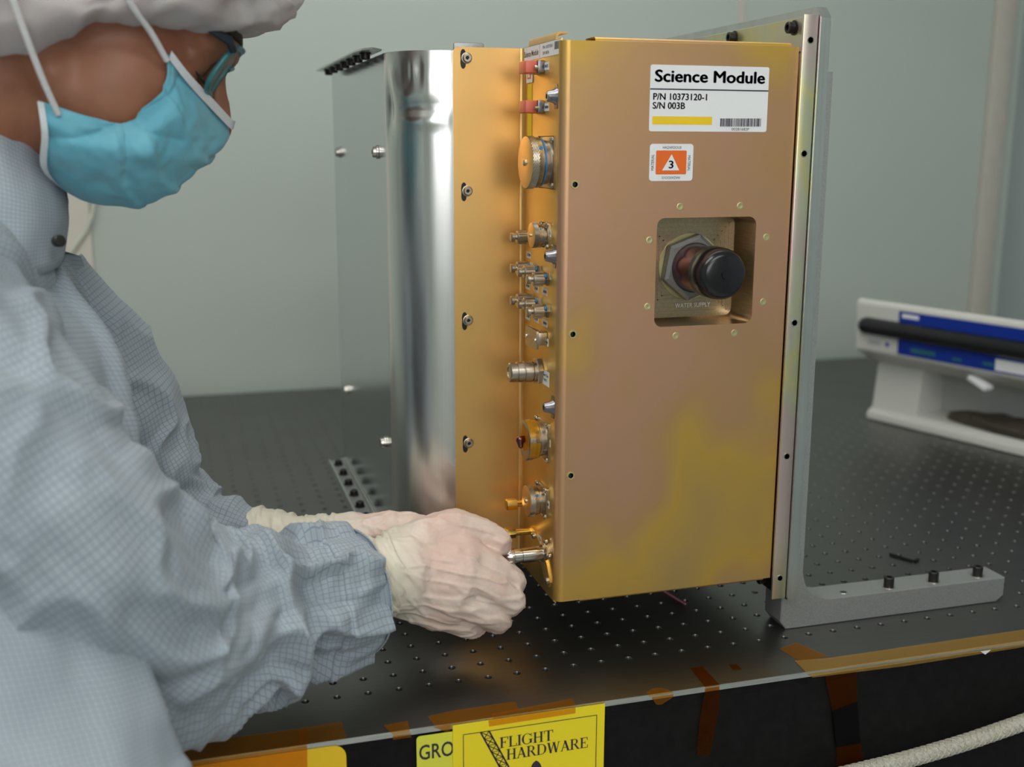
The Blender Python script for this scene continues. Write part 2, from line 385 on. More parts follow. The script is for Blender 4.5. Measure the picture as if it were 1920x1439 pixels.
# ------------------------------------------------------------------ optical table
TX0, TX1, TY0, TY1 = -0.75, 1.50, -0.066, 1.175
PIT = .0254
table = empty('optical_table', (.4, .5, ZF)); tag(table, 'dark grey optical table with a grid of threaded holes', 'table')
def table_top():
    n = 12; h = PIT/2; r1, r2, dep = .0033, .0030, .011
    ang = [2*math.pi*(k+.5)/n for k in range(n)]
    def sq(a):
        c, s = math.cos(a), math.sin(a); m = max(abs(c), abs(s)); return (h*c/m, h*s/m)
    # corners of the square sit on the 45 degree rays
    outer = [sq(2*math.pi*k/8) for k in range(8)]
    tv = [(*p, 0) for p in outer]; 
    circ = lambda r, z: [(r*math.cos(2*math.pi*k/16), r*math.sin(2*math.pi*k/16), z) for k in range(16)]
    tv += circ(r1, 0)+circ(r2, -.0006)+circ(r2, -dep)
    F, mi = [], []
    for k in range(8):
        a, b = k, (k+1) % 8; c0, c1, c2 = 8+2*k, 8+(2*k+1) % 16, 8+(2*k+2) % 16
        F.append((a, b, c2, c1, c0)); mi.append(0)
    for lvl in (0, 1):
        for k in range(16):
            k2 = (k+1) % 16; A = 8+16*lvl; F.append((A+k, A+k2, A+16+k2, A+16+k)); mi.append(lvl)
    F.append(tuple(40+k for k in range(16))); mi.append(2)
    tv = np.array(tv); i0, i1, j0, j1 = -29, 58, 0, 45
    V, FF, MI = [], [], []; base = 0
    for i in range(i0, i1+1):
        for j in range(j0, j1+1):
            V.append(tv+np.array([i*PIT, j*PIT, 0])); FF += [tuple(q+base for q in f) for f in F]; MI += mi; base += len(tv)
    V = np.concatenate(V).tolist()
    gx0, gx1, gy0, gy1 = i0*PIT-h, i1*PIT+h, j0*PIT-h, j1*PIT+h
    for (a, b, c, d) in ((TX0, TX1, TY0, gy0), (TX0, TX1, gy1, TY1), (TX0, gx0, gy0, gy1), (gx1, TX1, gy0, gy1)):
        V += [(a, c, 0), (b, c, 0), (b, d, 0), (a, d, 0)]; FF.append((base, base+1, base+2, base+3)); MI.append(0); base += 4
    me = bpy.data.meshes.new('table_top'); me.from_pydata(V, [], FF); me.polygons.foreach_set('material_index', MI); me.update()
    return link('table_top', me, ['table', 'hole', 'black'], table, 40)
table_top()
e = MB()
for a, b, c, d in ((TX0, TX1, TY0-.0003, TY0+.002), (TX0, TX1, TY1-.002, TY1), (TX0, TX0+.002, TY0, TY1), (TX1-.002, TX1, TY0, TY1)):
    e.box(a, b, c, d, -.0048, -.00005)
e.build('edge_strip', 'edge', table, 0)
MB().box(TX0+.003, TX1-.003, TY0+.0025, TY1-.003, -.30, -.0125, .0).box(TX0+.003, TX1-.003, TY0+.0025, TY0+.006, -.0124, -.0048).build('table_body', 'black', table, 0)
for x in (TX0+.15, TX1-.15):
    for y in (TY0+.18, TY1-.15):
        MB().lathe([(0, .07), (.02, .07), (.02, .055), (.58, .055), (.58, .07), (.60, .07)], (x, y, ZF), Z, 20).build('leg', 'black', table)

# ------------------------------------------------------------------ amber tapes on the table edge
YS = TY0-.0006                     # face of the table edge
def tape(name, label, mat, top=None, front=None, lift=.0003, th=.0002, fy=0.0):
    m = MB()
    if top: m.prism([on_top(u, v, 0)+Z*lift for u, v in top], Z*th)
    if front: m.prism([on_front(u, v, YS-fy) for u, v in front], -Y*th)
    o = m.build('amber_tape', mat, None, 0)
    return tag(o, label, 'tape', 'amber tapes on the table edge')
tape('t', 'long dark amber tape folded over table edge beside the coat hem', 'tape',
     [(300, 1402), (576, 1366), (577, 1398), (300, 1435)], [(300, 1437), (576, 1399), (577, 1470), (300, 1500)], fy=.0016)
tape('t', 'short olive-amber tape overlapping the long dark tape on the table top', 'tape', [(560, 1369), (640, 1355), (649, 1386), (562, 1399)], lift=.0007)
tape('t', 'torn amber tape scrap between the long tape and the lime label', 'tape', [(719, 1362), (765, 1353), (769, 1375), (738, 1380)], [(736, 1381), (770, 1377), (772, 1383), (737, 1388)])
tape('t', 'crumpled amber tape lying along the edge above the yellow sign', 'tape', [(802, 1345), (850, 1334), (966, 1317), (972, 1331), (940, 1344), (836, 1361), (815, 1362)], [(812, 1364), (846, 1359), (846, 1369), (836, 1373)])
tape('t', 'orange amber tape holding the top edge of the yellow sign', 'tape', [(920, 1342), (1045, 1318), (1072, 1312), (1079, 1325), (1000, 1337), (925, 1349)], [(916, 1351), (1079, 1327), (1079, 1338), (917, 1363)], lift=.0008, fy=.0022)
tape('t', 'curled amber tape scrap on the edge right of the yellow sign', 'tape', [(1212, 1300), (1222, 1293), (1238, 1291), (1256, 1296), (1263, 1301), (1218, 1308)], [(1222, 1309), (1263, 1303), (1262, 1308), (1240, 1322), (1230, 1322)])
tape('t', 'narrow dark tape strip running over the edge and down the black side', 'tapedark', [(1294, 1254), (1317, 1251), (1350, 1286), (1323, 1291)], [(1323, 1292), (1349, 1288), (1347, 1340), (1331, 1417), (1306, 1418), (1312, 1350)])
tape('t', 'tiny amber tape fleck beside the narrow dark strip', 'tapedark', [(1366, 1248), (1382, 1247), (1391, 1256), (1375, 1257)])
tape('t', 'diagonal amber tape on the table top near the bracket foot', 'tape', [(1461, 1218), (1493, 1206), (1552, 1232), (1500, 1241)])
tape('t', 'long pale amber tape along the right table edge', 'tapepale', [(1490, 1241), (1560, 1235), (1930, 1181), (1930, 1206), (1700, 1238), (1512, 1263)], [(1514, 1265), (1700, 1240), (1930, 1207), (1930, 1212), (1700, 1249), (1524, 1271)], lift=.0006)
tape('t', 'wide dark tape hanging down the black side below the diagonal tape', 'tapedark', None, [(1547, 1269), (1606, 1260), (1607, 1318), (1561, 1334)])
tape('t', 'dark tape end at the bottom beside the braided rope', 'tapedark', None, [(1568, 1402), (1614, 1394), (1622, 1445), (1570, 1452)])
p = MB().prism([on_front(u, v, YS) for u, v in ((1561, 1334), (1607, 1316), (1613, 1393), (1568, 1401))], -Y*.0003).build('black_tape', 'blacktape', None, 0)
tag(p, 'black tape piece between two dark amber tapes on the table side', 'tape')
p = MB().prism([on_front(u, v, YS-.0004) for u, v in ((1838, 1222), (1858, 1219), (1847, 1228))], -Y*.0003).build('paper_scrap', 'paper', None, 0)
tag(p, 'tiny white paper scrap under the tape on the right edge', 'paper')
pts = []
ra, rb = on_front(1560, 1459, -.078), on_front(1960, 1340, -.078)
for k in range(25):
    t = -.55+k/24*2.6; q = ra+(rb-ra)*t; q.z -= .0045*math.sin(math.pi*max(0, min(1, t))); pts.append(q)
rope = empty('braided_rope', pts[12]); tag(rope, 'off-white braided cable sleeve hanging below the table edge', 'rope')
MB().tube(pts, .0068, 12).build('core', 'rope', rope)
for s in range(8):
    hp = []
    for k in range(361):
        t = k/360; i = min(int(t*24), 23); q = pts[i].lerp(pts[i+1], t*24-i)
        a = 2*math.pi*(s % 4)/4+(1 if s < 4 else -1)*t*90*math.pi/2
        hp.append(q+Vector((0, math.cos(a), math.sin(a)))*.0068)
    MB().tube(hp, .0009, 5).build('strand', 'rope', rope)

# ------------------------------------------------------------------ signs on the table edge
SY = -.0684
def flat(o, poly, mat, parent, name, y, th=.0):
    m = MB(); m.poly([(x, y, z) for x, z in poly]); return m.build(name, mat, parent, 0)
def panel(poly, y, th, name, mat, parent=None):
    return MB().prism([(x, y, z) for x, z in poly], (0, -th, 0)).build(name, mat, parent, 0)
al = panel(rrect(-.215, -.0535, -.105, -.004, .010), -.0668, .0004, 'warning_label', 'signorange'); tag(al, 'amber-yellow rounded label under the long dark tape', 'label')
gl = empty('ground_label', (.03, -.067, -.08)); tag(gl, 'lime-yellow rounded label reading GRO, half hidden by the yellow sign', 'label')
panel(rrect(.0006, .085, -.09, -.0066, .003), -.0668, .0004, 'label_sheet', 'signlime', gl)
lettering('lettering', 'GRO', 'ink', gl, (.0025, -.06735, -.0270), X, Z, .0275, .0128, .012)
sg = empty('flight_hardware_sign', (.09, -.068, -.10)); tag(sg, 'yellow sign reading FLIGHT HARDWARE taped to the table edge', 'sign')
sx0, sx1, sz1, sz0 = .0291, .1549, -.0012, -.128
panel([(sx0, sz0), (sx1, sz0), (sx1, sz1), (sx0, sz1)], -.0675, .0006, 'sign_sheet', 'signyellow', sg)
b = MB()
bx0, bx1, bz1, bz0, lw = .0371, .1483, -.0097, -.120, .0006
for a in ((bx0, bx1, bz1-lw, bz1), (bx0, bx1, bz0, bz0+lw), (bx0, bx0+lw, bz0, bz1), (bx1-lw, bx1, bz0, bz1)):
    b.poly([(a[0], SY, a[2]), (a[1], SY, a[2]), (a[1], SY, a[3]), (a[0], SY, a[3])])
b.build('border', 'ink', sg, 0)
# serif capitals drawn as strokes on a 10 x 10 cell
def bar(x0, y0, x1, y1): return [(x0, y0), (x1, y0), (x1, y1), (x0, y1)]
def serif_h(xc, y, w, up): s = 1 if up else -1; return [(xc-w/2, y), (xc+w/2, y), (xc+w/2, y+.45*s), (xc-w/2, y+.45*s)]
def stem(xc, w=1.7): return [bar(xc-w/2, 0, xc+w/2, 10), serif_h(xc, 0, w+1.9, True), serif_h(xc, 10, w+1.9, False)]
def slant(x0, y0, x1, y1, w): return [(x0-w/2, y0), (x0+w/2, y0), (x1+w/2, y1), (x1-w/2, y1)]
def bowl(cx, cy, rx, ry, a0, a1, w, n=14):
    out = []
    for k in range(n):
        q = []
        for a, f in ((a0+(a1-a0)*k/n, 0), (a0+(a1-a0)*(k+1)/n, 0), (a0+(a1-a0)*(k+1)/n, 1), (a0+(a1-a0)*k/n, 1)):
            a = math.radians(a); ww = (w*abs(math.cos(a))+.45*(1-abs(math.cos(a))))*f
            q.append((cx+(rx-ww)*math.cos(a), cy+(ry-(.5 if f else 0))*math.sin(a)))
        out.append(q)
    return out
GL = {
 'F': (stem(1.8)+[bar(1, 9.45, 7.2, 10), bar(6.6, 7.4, 7.2, 10), bar(2, 4.8, 5.2, 5.4), bar(4.7, 3.8, 5.2, 6.4)], 7.6),
 'L': (stem(1.8)+[bar(1, 0, 7.2, .55), bar(6.6, 0, 7.2, 2.8)], 7.6),
 'I': (stem(1.8), 3.7),
 'G': (bowl(4.8, 5, 4.6, 5.1, 40, 320, 1.8, 24)+[bar(7.2, .9, 8.9, 4.4), bar(6.2, 4.1, 9.7, 4.6), bar(8.2, 6.8, 8.7, 10)], 10),
 'H': (stem(1.8)+stem(7.2)+[bar(2, 4.8, 7, 5.4)], 9.2),
 'T': (stem(4.3)+[bar(.3, 9.45, 8.3, 10), bar(.3, 7.4, .9, 10), bar(7.7, 7.4, 8.3, 10)], 8.6),
 'A': ([slant(1.3, 0, 4.6, 10, .7), slant(7.6, 0, 4.3, 10, 1.9), bar(2.2, 3, 6.4, 3.6), serif_h(1.3, 0, 2.4, True), serif_h(7.6, 0, 3.2, True)], 9.2),
 'R': (stem(1.8)+bowl(4.2, 7.4, 3, 2.6, -90, 90, 1.7)+[bar(2, 9.45, 4.3, 10), bar(2, 4.8, 4.3, 5.3), slant(7.8, 0, 4.4, 5, 1.8), bar(6.8, 0, 9, .45)], 9.2),
 'D': (stem(1.8)+bowl(4, 5, 5, 5, -90, 90, 1.8, 18)+[bar(2, 9.45, 4.1, 10), bar(2, 0, 4.1, .5)], 9.6),
 'W': ([slant(3.6, 0, 1.4, 10, 1.8), slant(3.6, 0, 6.2, 10, .7), slant(8.6, 0, 6.4, 10, 1.8), slant(8.6, 0, 11, 10, .7), serif_h(1.4, 10, 3, False), serif_h(6.3, 10, 3, False), serif_h(11, 10, 2.4, False)], 12.4),
 'E': (stem(1.8)+[bar(1, 9.45, 7.2, 10), bar(6.6, 7.4, 7.2, 10), bar(2, 4.8, 5.2, 5.4), bar(4.7, 3.8, 5.2, 6.4), bar(1, 0, 7.5, .55), bar(6.9, 0, 7.5, 2.8)], 7.9)}
def serif(txt, x, z, w, h):
    tot = sum(GL[c][1] for c in txt); s = w/tot; m = MB(); cx = x
    for c in txt:
        for q in GL[c][0]: m.poly([(cx+a*s, SY, z+b*h/10) for a, b in q])
        cx += GL[c][1]*s
    return m.build('lettering', 'ink', sg, 0)
serif('FLIGHT', .0668, -.0263, .0445, .0092); serif('HARDWARE', .0724, -.0374, .0687, .0092)
tr = MB()
def seg(m, x0, z0, x1, z1, w, y=SY):
    d = Vector((x1-x0, z1-z0)).normalized(); nx, nz = -d.y*w/2, d.x*w/2
    m.poly([(x0+nx, y, z0+nz), (x1+nx, y, z1+nz), (x1-nx, y, z1-nz), (x0-nx, y, z0-nz)])
ta, tb = Vector((.0512, -.0099)), Vector((.0581, -.0099)); dv = Vector((.0158, -.0330))/.0330
for st in (ta, tb): e = st+dv*.105; seg(tr, st.x, st.y, e.x, e.y, .0013)
for k in range(17):
    a = ta+dv*(.0062*k); b2 = tb+dv*(.0062*k); c2 = tb+dv*(.0062*(k+1)); d2 = ta+dv*(.0062*(k+1))
    seg(tr, a.x, a.y, c2.x, c2.y, .0007); seg(tr, b2.x, b2.y, d2.x, d2.y, .0007); seg(tr, a.x, a.y, b2.x, b2.y, .0005)
tr.build('truss_print', 'ink', sg, 0)
cn = [(.0970+.0062*math.sin(a)*(1 if a < 1.571 else 1), 0) for a in (0,)]
prof = [(0, 0), (.0022, -.0016), (.0036, -.0036), (.0046, -.0064), (.0050, -.010), (.0050, -.055)]
MB().poly([(.0970+x, SY, -.0418+z) for x, z in prof]+[(.0970-x, SY, -.0418+z) for x, z in prof[:0:-1]]).build('cone_print', 'ink', sg, 0)

# small things on the table top
pk = [Vector((.283, .150, .012)), Vector((.290, .135, .004)), Vector((.294, .124, .0012)), Vector((.297, .108, .0012)), Vector((.3003, .092, .0012))]
tag(MB().tube(pk, .0011, 8).build('pink_thread', 'pinkwire'), 'short pink thread lying on the table under the module', 'thread')
hk = MB().tube([on_top(1668, 1042)+Z*.0016, on_top(1712, 1055)+Z*.0016], .0015, 6)
hk.tube([on_top(1712, 1055)+Z*.0016, on_top(1722, 1052)+Z*.0016], .0015, 6)
tag(hk.build('hex_key', 'blacksteel'), 'small dark hex key lying behind the bracket foot', 'tool')
# ------------------------------------------------------------------ science module
mod = empty('science_module', (.19, .30, .05)); tag(mod, 'gold and silver sheet-metal instrument with connectors, labelled Science Module', 'instrument')
FX0, FX1, FZ0, FZ1, FY = .1392, .3448, .0545, .5180, .012
CX, CZ, HW = .2683, .3351, .0452      # window centre and half size
def cover():
    bm = bmesh.new()
    r = .007
    outer = [(FX0+r, FZ0), (FX1, FZ0), (FX1, FZ1), (FX0+r, FZ1)]
    hole = rrect(CX-HW, CX+HW, CZ-HW, CZ+HW, .007, 6)
    def loop(pts, y): return [bm.verts.new((x, y, z)) for x, z in pts]
    ed = []
    for pts in (outer, hole):
        vs = loop(pts, FY); ed += [bm.edges.new((vs[k], vs[(k+1) % len(vs)])) for k in range(len(vs))]
    bmesh.ops.triangle_fill(bm, use_beauty=True, edges=ed)
    ho = [v for v in bm.verts if abs(v.co.x-CX) < HW+.001 and abs(v.co.z-CZ) < HW+.001]
    ho = [next(v for v in ho if (v.co-Vector((x, FY, z))).length < 1e-6) for x, z in hole]
    hi = [bm.verts.new((x, FY+.0016, z)) for x, z in hole]
    for k in range(len(ho)): bm.faces.new((ho[k], ho[(k+1) % len(ho)], hi[(k+1) % len(hi)], hi[k]))
    # left bend: quarter round and a return along the side
    def strip(prof, a, b, axis):
        rows = []
        for (p, q) in prof:
            rows.append([bm.verts.new((p, q, a)), bm.verts.new((p, q, b))] if axis == 'z' else [bm.verts.new((a, p, q)), bm.verts.new((b, p, q))])
        for u, v in zip(rows, rows[1:]): bm.faces.new((u[0], u[1], v[1], v[0]))
    strip([(FX0+r-r*math.sin(t), FY+r-r*math.cos(t)) for t in [k*math.pi/2/8 for k in range(9)]]+[(FX0, FY+r+.001), (FX0+.0016, FY+r+.001)], FZ0, FZ1, 'z')
    # top lip over the middle part: rolls up and back
    rt = .0042
    strip([(FY, FZ1-.0001)]+[(FY+rt-rt*math.cos(t), FZ1+rt*.75*math.sin(t)) for t in [k*math.pi/2/6 for k in range(1, 7)]]+[(FY+.022, FZ1+rt*.75), (FY+.022, FZ1+rt*.75-.0015)], .1665, .3380, 'x')
    strip([(FY, FZ0+.0001)]+[(FY+rt-rt*math.cos(t), FZ0-rt*.6*math.sin(t)) for t in [k*math.pi/2/6 for k in range(1, 7)]]+[(FY+.022, FZ0-rt*.6), (FY+.022, FZ0-rt*.6+.0015)], .1610, .3380, 'x')
    strip([(FY, FZ1), (FY+.0016, FZ1), (FY+.02, FZ1-.0003)], FX0+r, FX1, 'x')
    strip([(FY, FZ0), (FY+.0016, FZ0), (FY+.02, FZ0+.0003)], FX0+r, FX1, 'x')
    bmesh.ops.recalc_face_normals(bm, faces=bm.faces)
    me = bpy.data.meshes.new('front_cover'); bm.to_mesh(me); bm.free()
    return link('front_cover', me, 'front', mod, 30)
cov = cover()
# pocket behind the window
PD = .0465
m = MB(); hl = rrect(CX-HW, CX+HW, CZ-HW, CZ+HW, .007, 6)
a = [m.bm.verts.new((x, FY+.0016, z)) for x, z in hl]; b = [m.bm.verts.new((x, PD-.004, z)) for x, z in hl]
c = [m.bm.verts.new((CX+(x-CX)*.955, PD, CZ+(z-CZ)*.955)) for x, z in hl]
for u, v in ((a, b), (b, c)):
    for k in range(len(u)): m.bm.faces.new((u[k], u[(k+1) % len(u)], v[(k+1) % len(v)], v[k]))
m.bm.faces.new(c)
pocket = m.build('window_pocket', 'pocket', mod, 40)
g = MB()
for k in range(1, 6):
    s = HW*.93*(1-k*.085); w = .0009
    for q in ((-s, s, s-w, s), (-s, s, -s, -s+w), (-s, -s+w, -s, s), (s-w, s, -s, s)):
        g.box(CX+q[0], CX+q[1], PD-.0006, PD, CZ+q[2], CZ+q[3])
g.build('milling_ridges', 'pocket', pocket, 0)
ws = on_front(1265.5, 577.5, PD-.0009); lettering('lettering', 'WATER SUPPLY', 'engrave', pocket, ws, X, Z, .0335, .0038, .006)
fit = MB().lathe([(0, .0285), (.0012, .0285)], (CX+.001, PD, CZ+.001), -Y, 40).build('washer', 'rivet', mod)
MB().lathe([(0, .0255), (.0014, .0288), (.0090, .0288), (.0108, .0255)], (CX+.001, PD-.0012, CZ+.001), -Y, 6, ph=.35).build('hex_nut', 'nut', mod, 20)
MB().lathe([(.0105, .0215), (.0120, .0215), (.0120, .0200), (.050, .0200)], (CX+.001, PD, CZ+.001), -Y, 40).build('fitting_body', 'purple', mod)
cap = MB().lathe([(.043, .0205), (.044, .0215), (.057, .0214), (.063, .0206), (.0670, .0182), (.0685, .0145), (.0685, .0036), (.0700, .0032), (.0703, 0)], (CX+.001, PD, CZ+.001), -Y, 40).build('black_cap', 'blackgloss', mod, 50)
cap['label'] = 'glossy black rubber cap on the water fitting'
rv = None
for x, z in [(.2431, .3892), (.2978, .3892), (.3238, .3628), (.3238, .3078), (.2977, .2819), (.2432, .2818), (.2169, .3076), (.2169, .3624)]:
    if rv is None:
        rv = MB().lathe([(0, .0031), (.0002, .0031), (.00035, .0028), (.00035, .0018), (.0002, .0012), (.0002, 0)], (0, 0, 0), -Y, 20).build('rivet', 'rivet', mod); rv.location = (x, FY, z)
    else: inst(rv, 'rivet', mod, (x, FY, z))
iv = None
for z in (.4079, .2873, .1671):
    if iv is None:
        iv = MB().lathe([(0, .0034), (.0008, .0033), (.0008, .0023), (-.004, .0023), (-.004, 0)], (0, 0, 0), -Y, 20).build('threaded_insert', ['rivet'], mod); iv.location = (.1513, FY, z)
        ih = MB().lathe([(0, .0017), (.00002, .0017)], (0, 0, 0), -Y, 16).build('bore_shade', 'blackgloss', iv, 0); ih.matrix_parent_inverse = Matrix(); ih.location = (-.0010, -.0002, 0)  # black disc set off-centre stands for the shade inside the bore
    else:
        q = inst(iv, 'threaded_insert', mod, (.1513, FY, z)); h = inst(ih, 'bore_shade', q, (0, 0, 0)); h.matrix_parent_inverse = Matrix(); h.location = (-.0010, -.0002, 0)

# name label on the front cover
LX0, LX1, LZ0, LZ1 = .2134, .3184, .4495, .5012
def lab(cx, cy):
    tx = (cx-185)/1065; top = 147+25*tx; bot = 750+5*tx
    return (LX0+tx*(LX1-LX0), LZ1-(cy-top)/(bot-top)*(LZ1-LZ0))
nl = MB().prism([(x, FY-.0001, z) for x, z in rrect(LX0, LX1, LZ0, LZ1, .0018, 5)], (0, -.0003, 0)).build('name_label', 'white', mod, 0)
nl['label'] = 'white label printed Science Module with part number and barcode'
LY = FY-.00055
def qd(m, cx0, cx1, cy0, cy1, y=LY):
    x0, z1 = lab(cx0, cy0); x1, z0 = lab(cx1, cy1); m.poly([(x0, y, z0), (x1, y, z0), (x1, y, z1), (x0, y, z1)])
x0, z0 = lab(222, 304); x1, _ = lab(1215, 0); lettering('lettering', 'Science Module', 'ink', nl, (x0, LY, z0), X, Z, x1-x0, .0098, .0, .075)
m = MB(); zz = lab(187, 366)[1]; m.poly([(LX0, LY, zz-.0005), (LX1, LY, zz-.0005), (LX1, LY, zz+.0005), (LX0, LY, zz+.0005)]); m.build('rule_line', 'ink', nl, 0)
x0, z0 = lab(213, 465); x1, _ = lab(692, 0); lettering('lettering', 'P/N 10373120-1', 'ink', nl, (x0, LY, z0), X, Z, x1-x0, .0054, .0, .06)
x0, z0 = lab(210, 546); x1, _ = lab(498, 0); lettering('lettering', 'S/N 003B', 'ink', nl, (x0, LY, z0), X, Z, x1-x0, .0054, .0, .06)
m = MB(); qd(m, 212, 744, 613, 690); m.build('yellow_bar', 'yellowink', nl, 0)
m = MB(); c = 820; pat = random.Random(5)
while c < 1200:
    wd = pat.choice((4, 4, 6, 9, 12)); qd(m, c, min(c+wd, 1206), 632, 706); c += wd+pat.choice((3, 3, 4, 7))
m.build('barcode', 'ink', nl, 0)
x0, z0 = lab(926, 742); x1, _ = lab(1088, 0); lettering('lettering', '00281682P', 'ink', nl, (x0, LY, z0), X, Z, x1-x0, .0022)
# hazard label
HX0, HX1, HZ0, HZ1 = .2147, .2530, .4102, .4397
def hz(cx, cy): return (HX0+(cx-177)/390*(HX1-HX0), HZ1-(cy-858)/339*(HZ1-HZ0))
hlb = MB().prism([(x, FY-.0001, z) for x, z in rrect(HX0, HX1, HZ0, HZ1, .0026, 5)], (0, -.0003, 0)).build('hazard_label', 'white', mod, 0)
hlb['label'] = 'white and orange hazardous material level 3 label'
a, b = hz(232, 1137), hz(507, 918)
MB().poly([(x, LY, z) for x, z in rrect(a[0], b[0], a[1], b[1], .0011, 4)]).build('orange_field', 'orangeink', hlb, 0)
MB().poly([(x, LY-.0001, z) for x, z in (hz(290, 1100), hz(444, 1100), hz(372, 953))]).build('triangle', 'white', hlb, 0)
a, b = hz(346, 1083), hz(391, 1010); lettering('lettering', '3', 'ink', hlb, (a[0], LY-.0002, a[1]), X, Z, b[0]-a[0], b[1]-a[1], 0, .05)
a, b = hz(292, 902), hz(457, 879); lettering('lettering', 'HAZARDOUS', 'ink', hlb, (a[0], LY, a[1]), X, Z, b[0]-a[0], b[1]-a[1])
a, b = hz(452, 1156), hz(288, 1179); lettering('lettering', 'HAZARDOUS', 'ink', hlb, (a[0], LY, a[1]), -X, -Z, a[0]-b[0], a[1]-b[1])
a, b = hz(216, 1100), hz(191, 952); lettering('lettering', 'MATERIAL', 'ink', hlb, (a[0], LY, a[1]), Z, -X, b[1]-a[1], a[0]-b[0])
a, b = hz(519, 964), hz(543, 1108); lettering('lettering', 'MATERIAL', 'ink', hlb, (a[0], LY, a[1]), -Z, X, a[1]-b[1], b[0]-a[0])

# connector side
PX = .1415                       # face of the connector panel
MB().box(PX, PX+.0015, .0205, .1215, .0500, .5205, .0005).build('connector_panel', 'conn', mod)
MB().box(PX-.0012, PX+.002, .0205, .0222, .0515, .5175, .0004).build('panel_edge', 'conn', mod)
m = MB()   # bright bend where the connector panel meets the step panel
for k in range(7):
    t0, t1 = k*math.pi/2/7, (k+1)*math.pi/2/7; r = .0035
    p = [(PX-r+r*math.sin(t), .1195-r+r*math.cos(t)) for t in (t0, t1)]
    m.poly([(p[0][0], p[0][1], .0500), (p[1][0], p[1][1], .0500), (p[1][0], p[1][1], .5195), (p[0][0], p[0][1], .5195)])
m.build('corner_bend', 'goldp', mod, 60)
tt = MB(); pr = [(PX, .5195), (PX, .5232), (PX+.001, .5252), (PX+.003, .5262), (PX+.010, .5262), (PX+.010, .5248), (PX+.0035, .5246), (PX+.0017, .5228), (PX+.0017, .5195)]
tt.prism([(x, .034, z) for x, z in pr], (0, .072, 0)).build('top_tab', 'goldp', mod, 40)
MB().box(PX+.0015, FX1, .03, .1215, .5155, .5172).build('top_panel', 'conn', mod, 0)
MB().box(PX+.0015, FX1, .03, .1215, .0512, .0528).build('bottom_panel', 'conn', mod, 0)
MB().box(FX1-.0015, FX1, .016, .1215, .053, .517).build('right_panel', 'conn', mod, 0)

def plabel(y, z, w, h, marks=2, name='marker_label', big=None):
    m = MB(); m.mi = 0; m.box(PX-.0004, PX-.0001, y-w/2, y+w/2, z-h/2, z+h/2)
    o = m.build(name, 'white', mod, 0); k = MB(); rr = random.Random(int(y*1e5+z*1e4))
    if big:
        for q, t in enumerate(big):
            lettering('lettering', t, 'ink', o, (PX-.0005, y+w*(.44 if q == 0 else .2), z+h*.12-q*h*.36), -Y, Z, w*(.88 if q == 0 else .4), h*.2, .015)
    else:
        n = 3
        for q in range(n):
            yy = y+w*.28-q*w*.26; k.poly([(PX-.0005, yy, z-h*.2), (PX-.0005, yy-w*.14, z-h*.2), (PX-.0005, yy-w*.14, z+h*.2), (PX-.0005, yy, z+h*.2)])
            if rr.random() < .5: k.poly([(PX-.0005, yy, z-h*.05), (PX-.0005, yy-w*.24, z-h*.05), (PX-.0005, yy-w*.24, z+h*.06), (PX-.0005, yy, z+h*.06)])
        k.build('marker_print', 'ink', o, 0)
    return o
def at_panel(u, v):
    r = D(u, v, 1)-CAM; q = CAM+r*((PX-CAM.x)/r.x); return q.y, q.z
def knurl(r0, d0, d1, o, n=72):
    """diamond knurl band as one lathe with alternating radii"""
    m = MB(); ax = -X; rows = 8; V = []
    for i in range(rows+1):
        d = d0+(d1-d0)*i/rows
        V.append([m.bm.verts.new(Vector(o)+ax*d+(Y*math.cos(2*math.pi*k/n)+Z*math.sin(2*math.pi*k/n))*(r0+(.00022 if (k+i) % 2 else -.00022))) for k in range(n)])
    for a, b in zip(V, V[1:]):
        for k in range(n): m.bm.faces.new((a[k], a[(k+1) % n], b[(k+1) % n], b[k]))
    return m
def capped(y, z, R, L, name, dots=True, ring=False, post=True, taped=False, flange=True):
    c = empty(name, (PX, y, z)); c.parent = mod; c.matrix_parent_inverse = Matrix.Translation(-mod.location)
    o = (PX, y, z)
    def pt(mb, nm, mt, sm=35): return mb.build(nm, mt, c, sm)
    fl = R*1.0
    pt(MB().box(PX-.0018, PX, y-fl, y+fl, z-fl, z+fl, .002), 'flange', 'nickel')
    for sy in (-1, 1):
        for sz in (-1, 1):
            pt(MB().lathe([(.0018, .0024), (.0032, .0023), (.0040, .0014), (.0040, 0)], (PX, y+sy*fl*.86, z+sz*fl*.86), -X, 14), 'flange_screw', 'steel')
    pt(MB().lathe([(.0015, R*.84), (L*.32, R*.84), (L*.34, R*.90), (L*.40, R*.90)], o, -X, 48), 'shell', 'nickel')
    if ring: pt(MB().lathe([(L*.34, R*.915), (L*.41, R*.915)], o, -X, 48, False, False), 'blue_band', 'blueband')
    pt(MB().lathe([(L*.40, R*.80), (L*.46, R*.80), (L*.46, R*.95), (L*.68, R*.96), (L*.70, R*.97)], o, -X, 48), 'cap_skirt', 'nickel')
    pt(knurl(R, L*.69, L*.97, o, 64 if R < .018 else 96), 'knurled_rim', 'nickel', 0)
    pt(MB().lathe([(L*.90, R*.97), (L*.985, R*.985), (L, R*.95), (L, R*.22), (L*1.0, 0)], o, -X, 48), 'cap_face', 'goldp' if not taped else 'nickel')
    if post: pt(MB().lathe([(L, R*.13), (L+.0012, R*.13), (L+.0018, R*.08), (L+.0018, 0)], o, -X, 16), 'cap_rivet', 'steel')
    if dots:
        for a in (35, 155, 275):
            a = math.radians(a); q = Vector((PX-L*.57, y-math.cos(a)*R*.95, z+math.sin(a)*R*.95)); n = Vector((0, -math.cos(a), math.sin(a)))
            pt(MB().lathe([(-.0004, R*.085), (.0003, R*.085), (.0003, 0)], q, n, 12), 'blue_dot', 'blueband')
    return c
def hexbolt(o, ax, r, d): return None
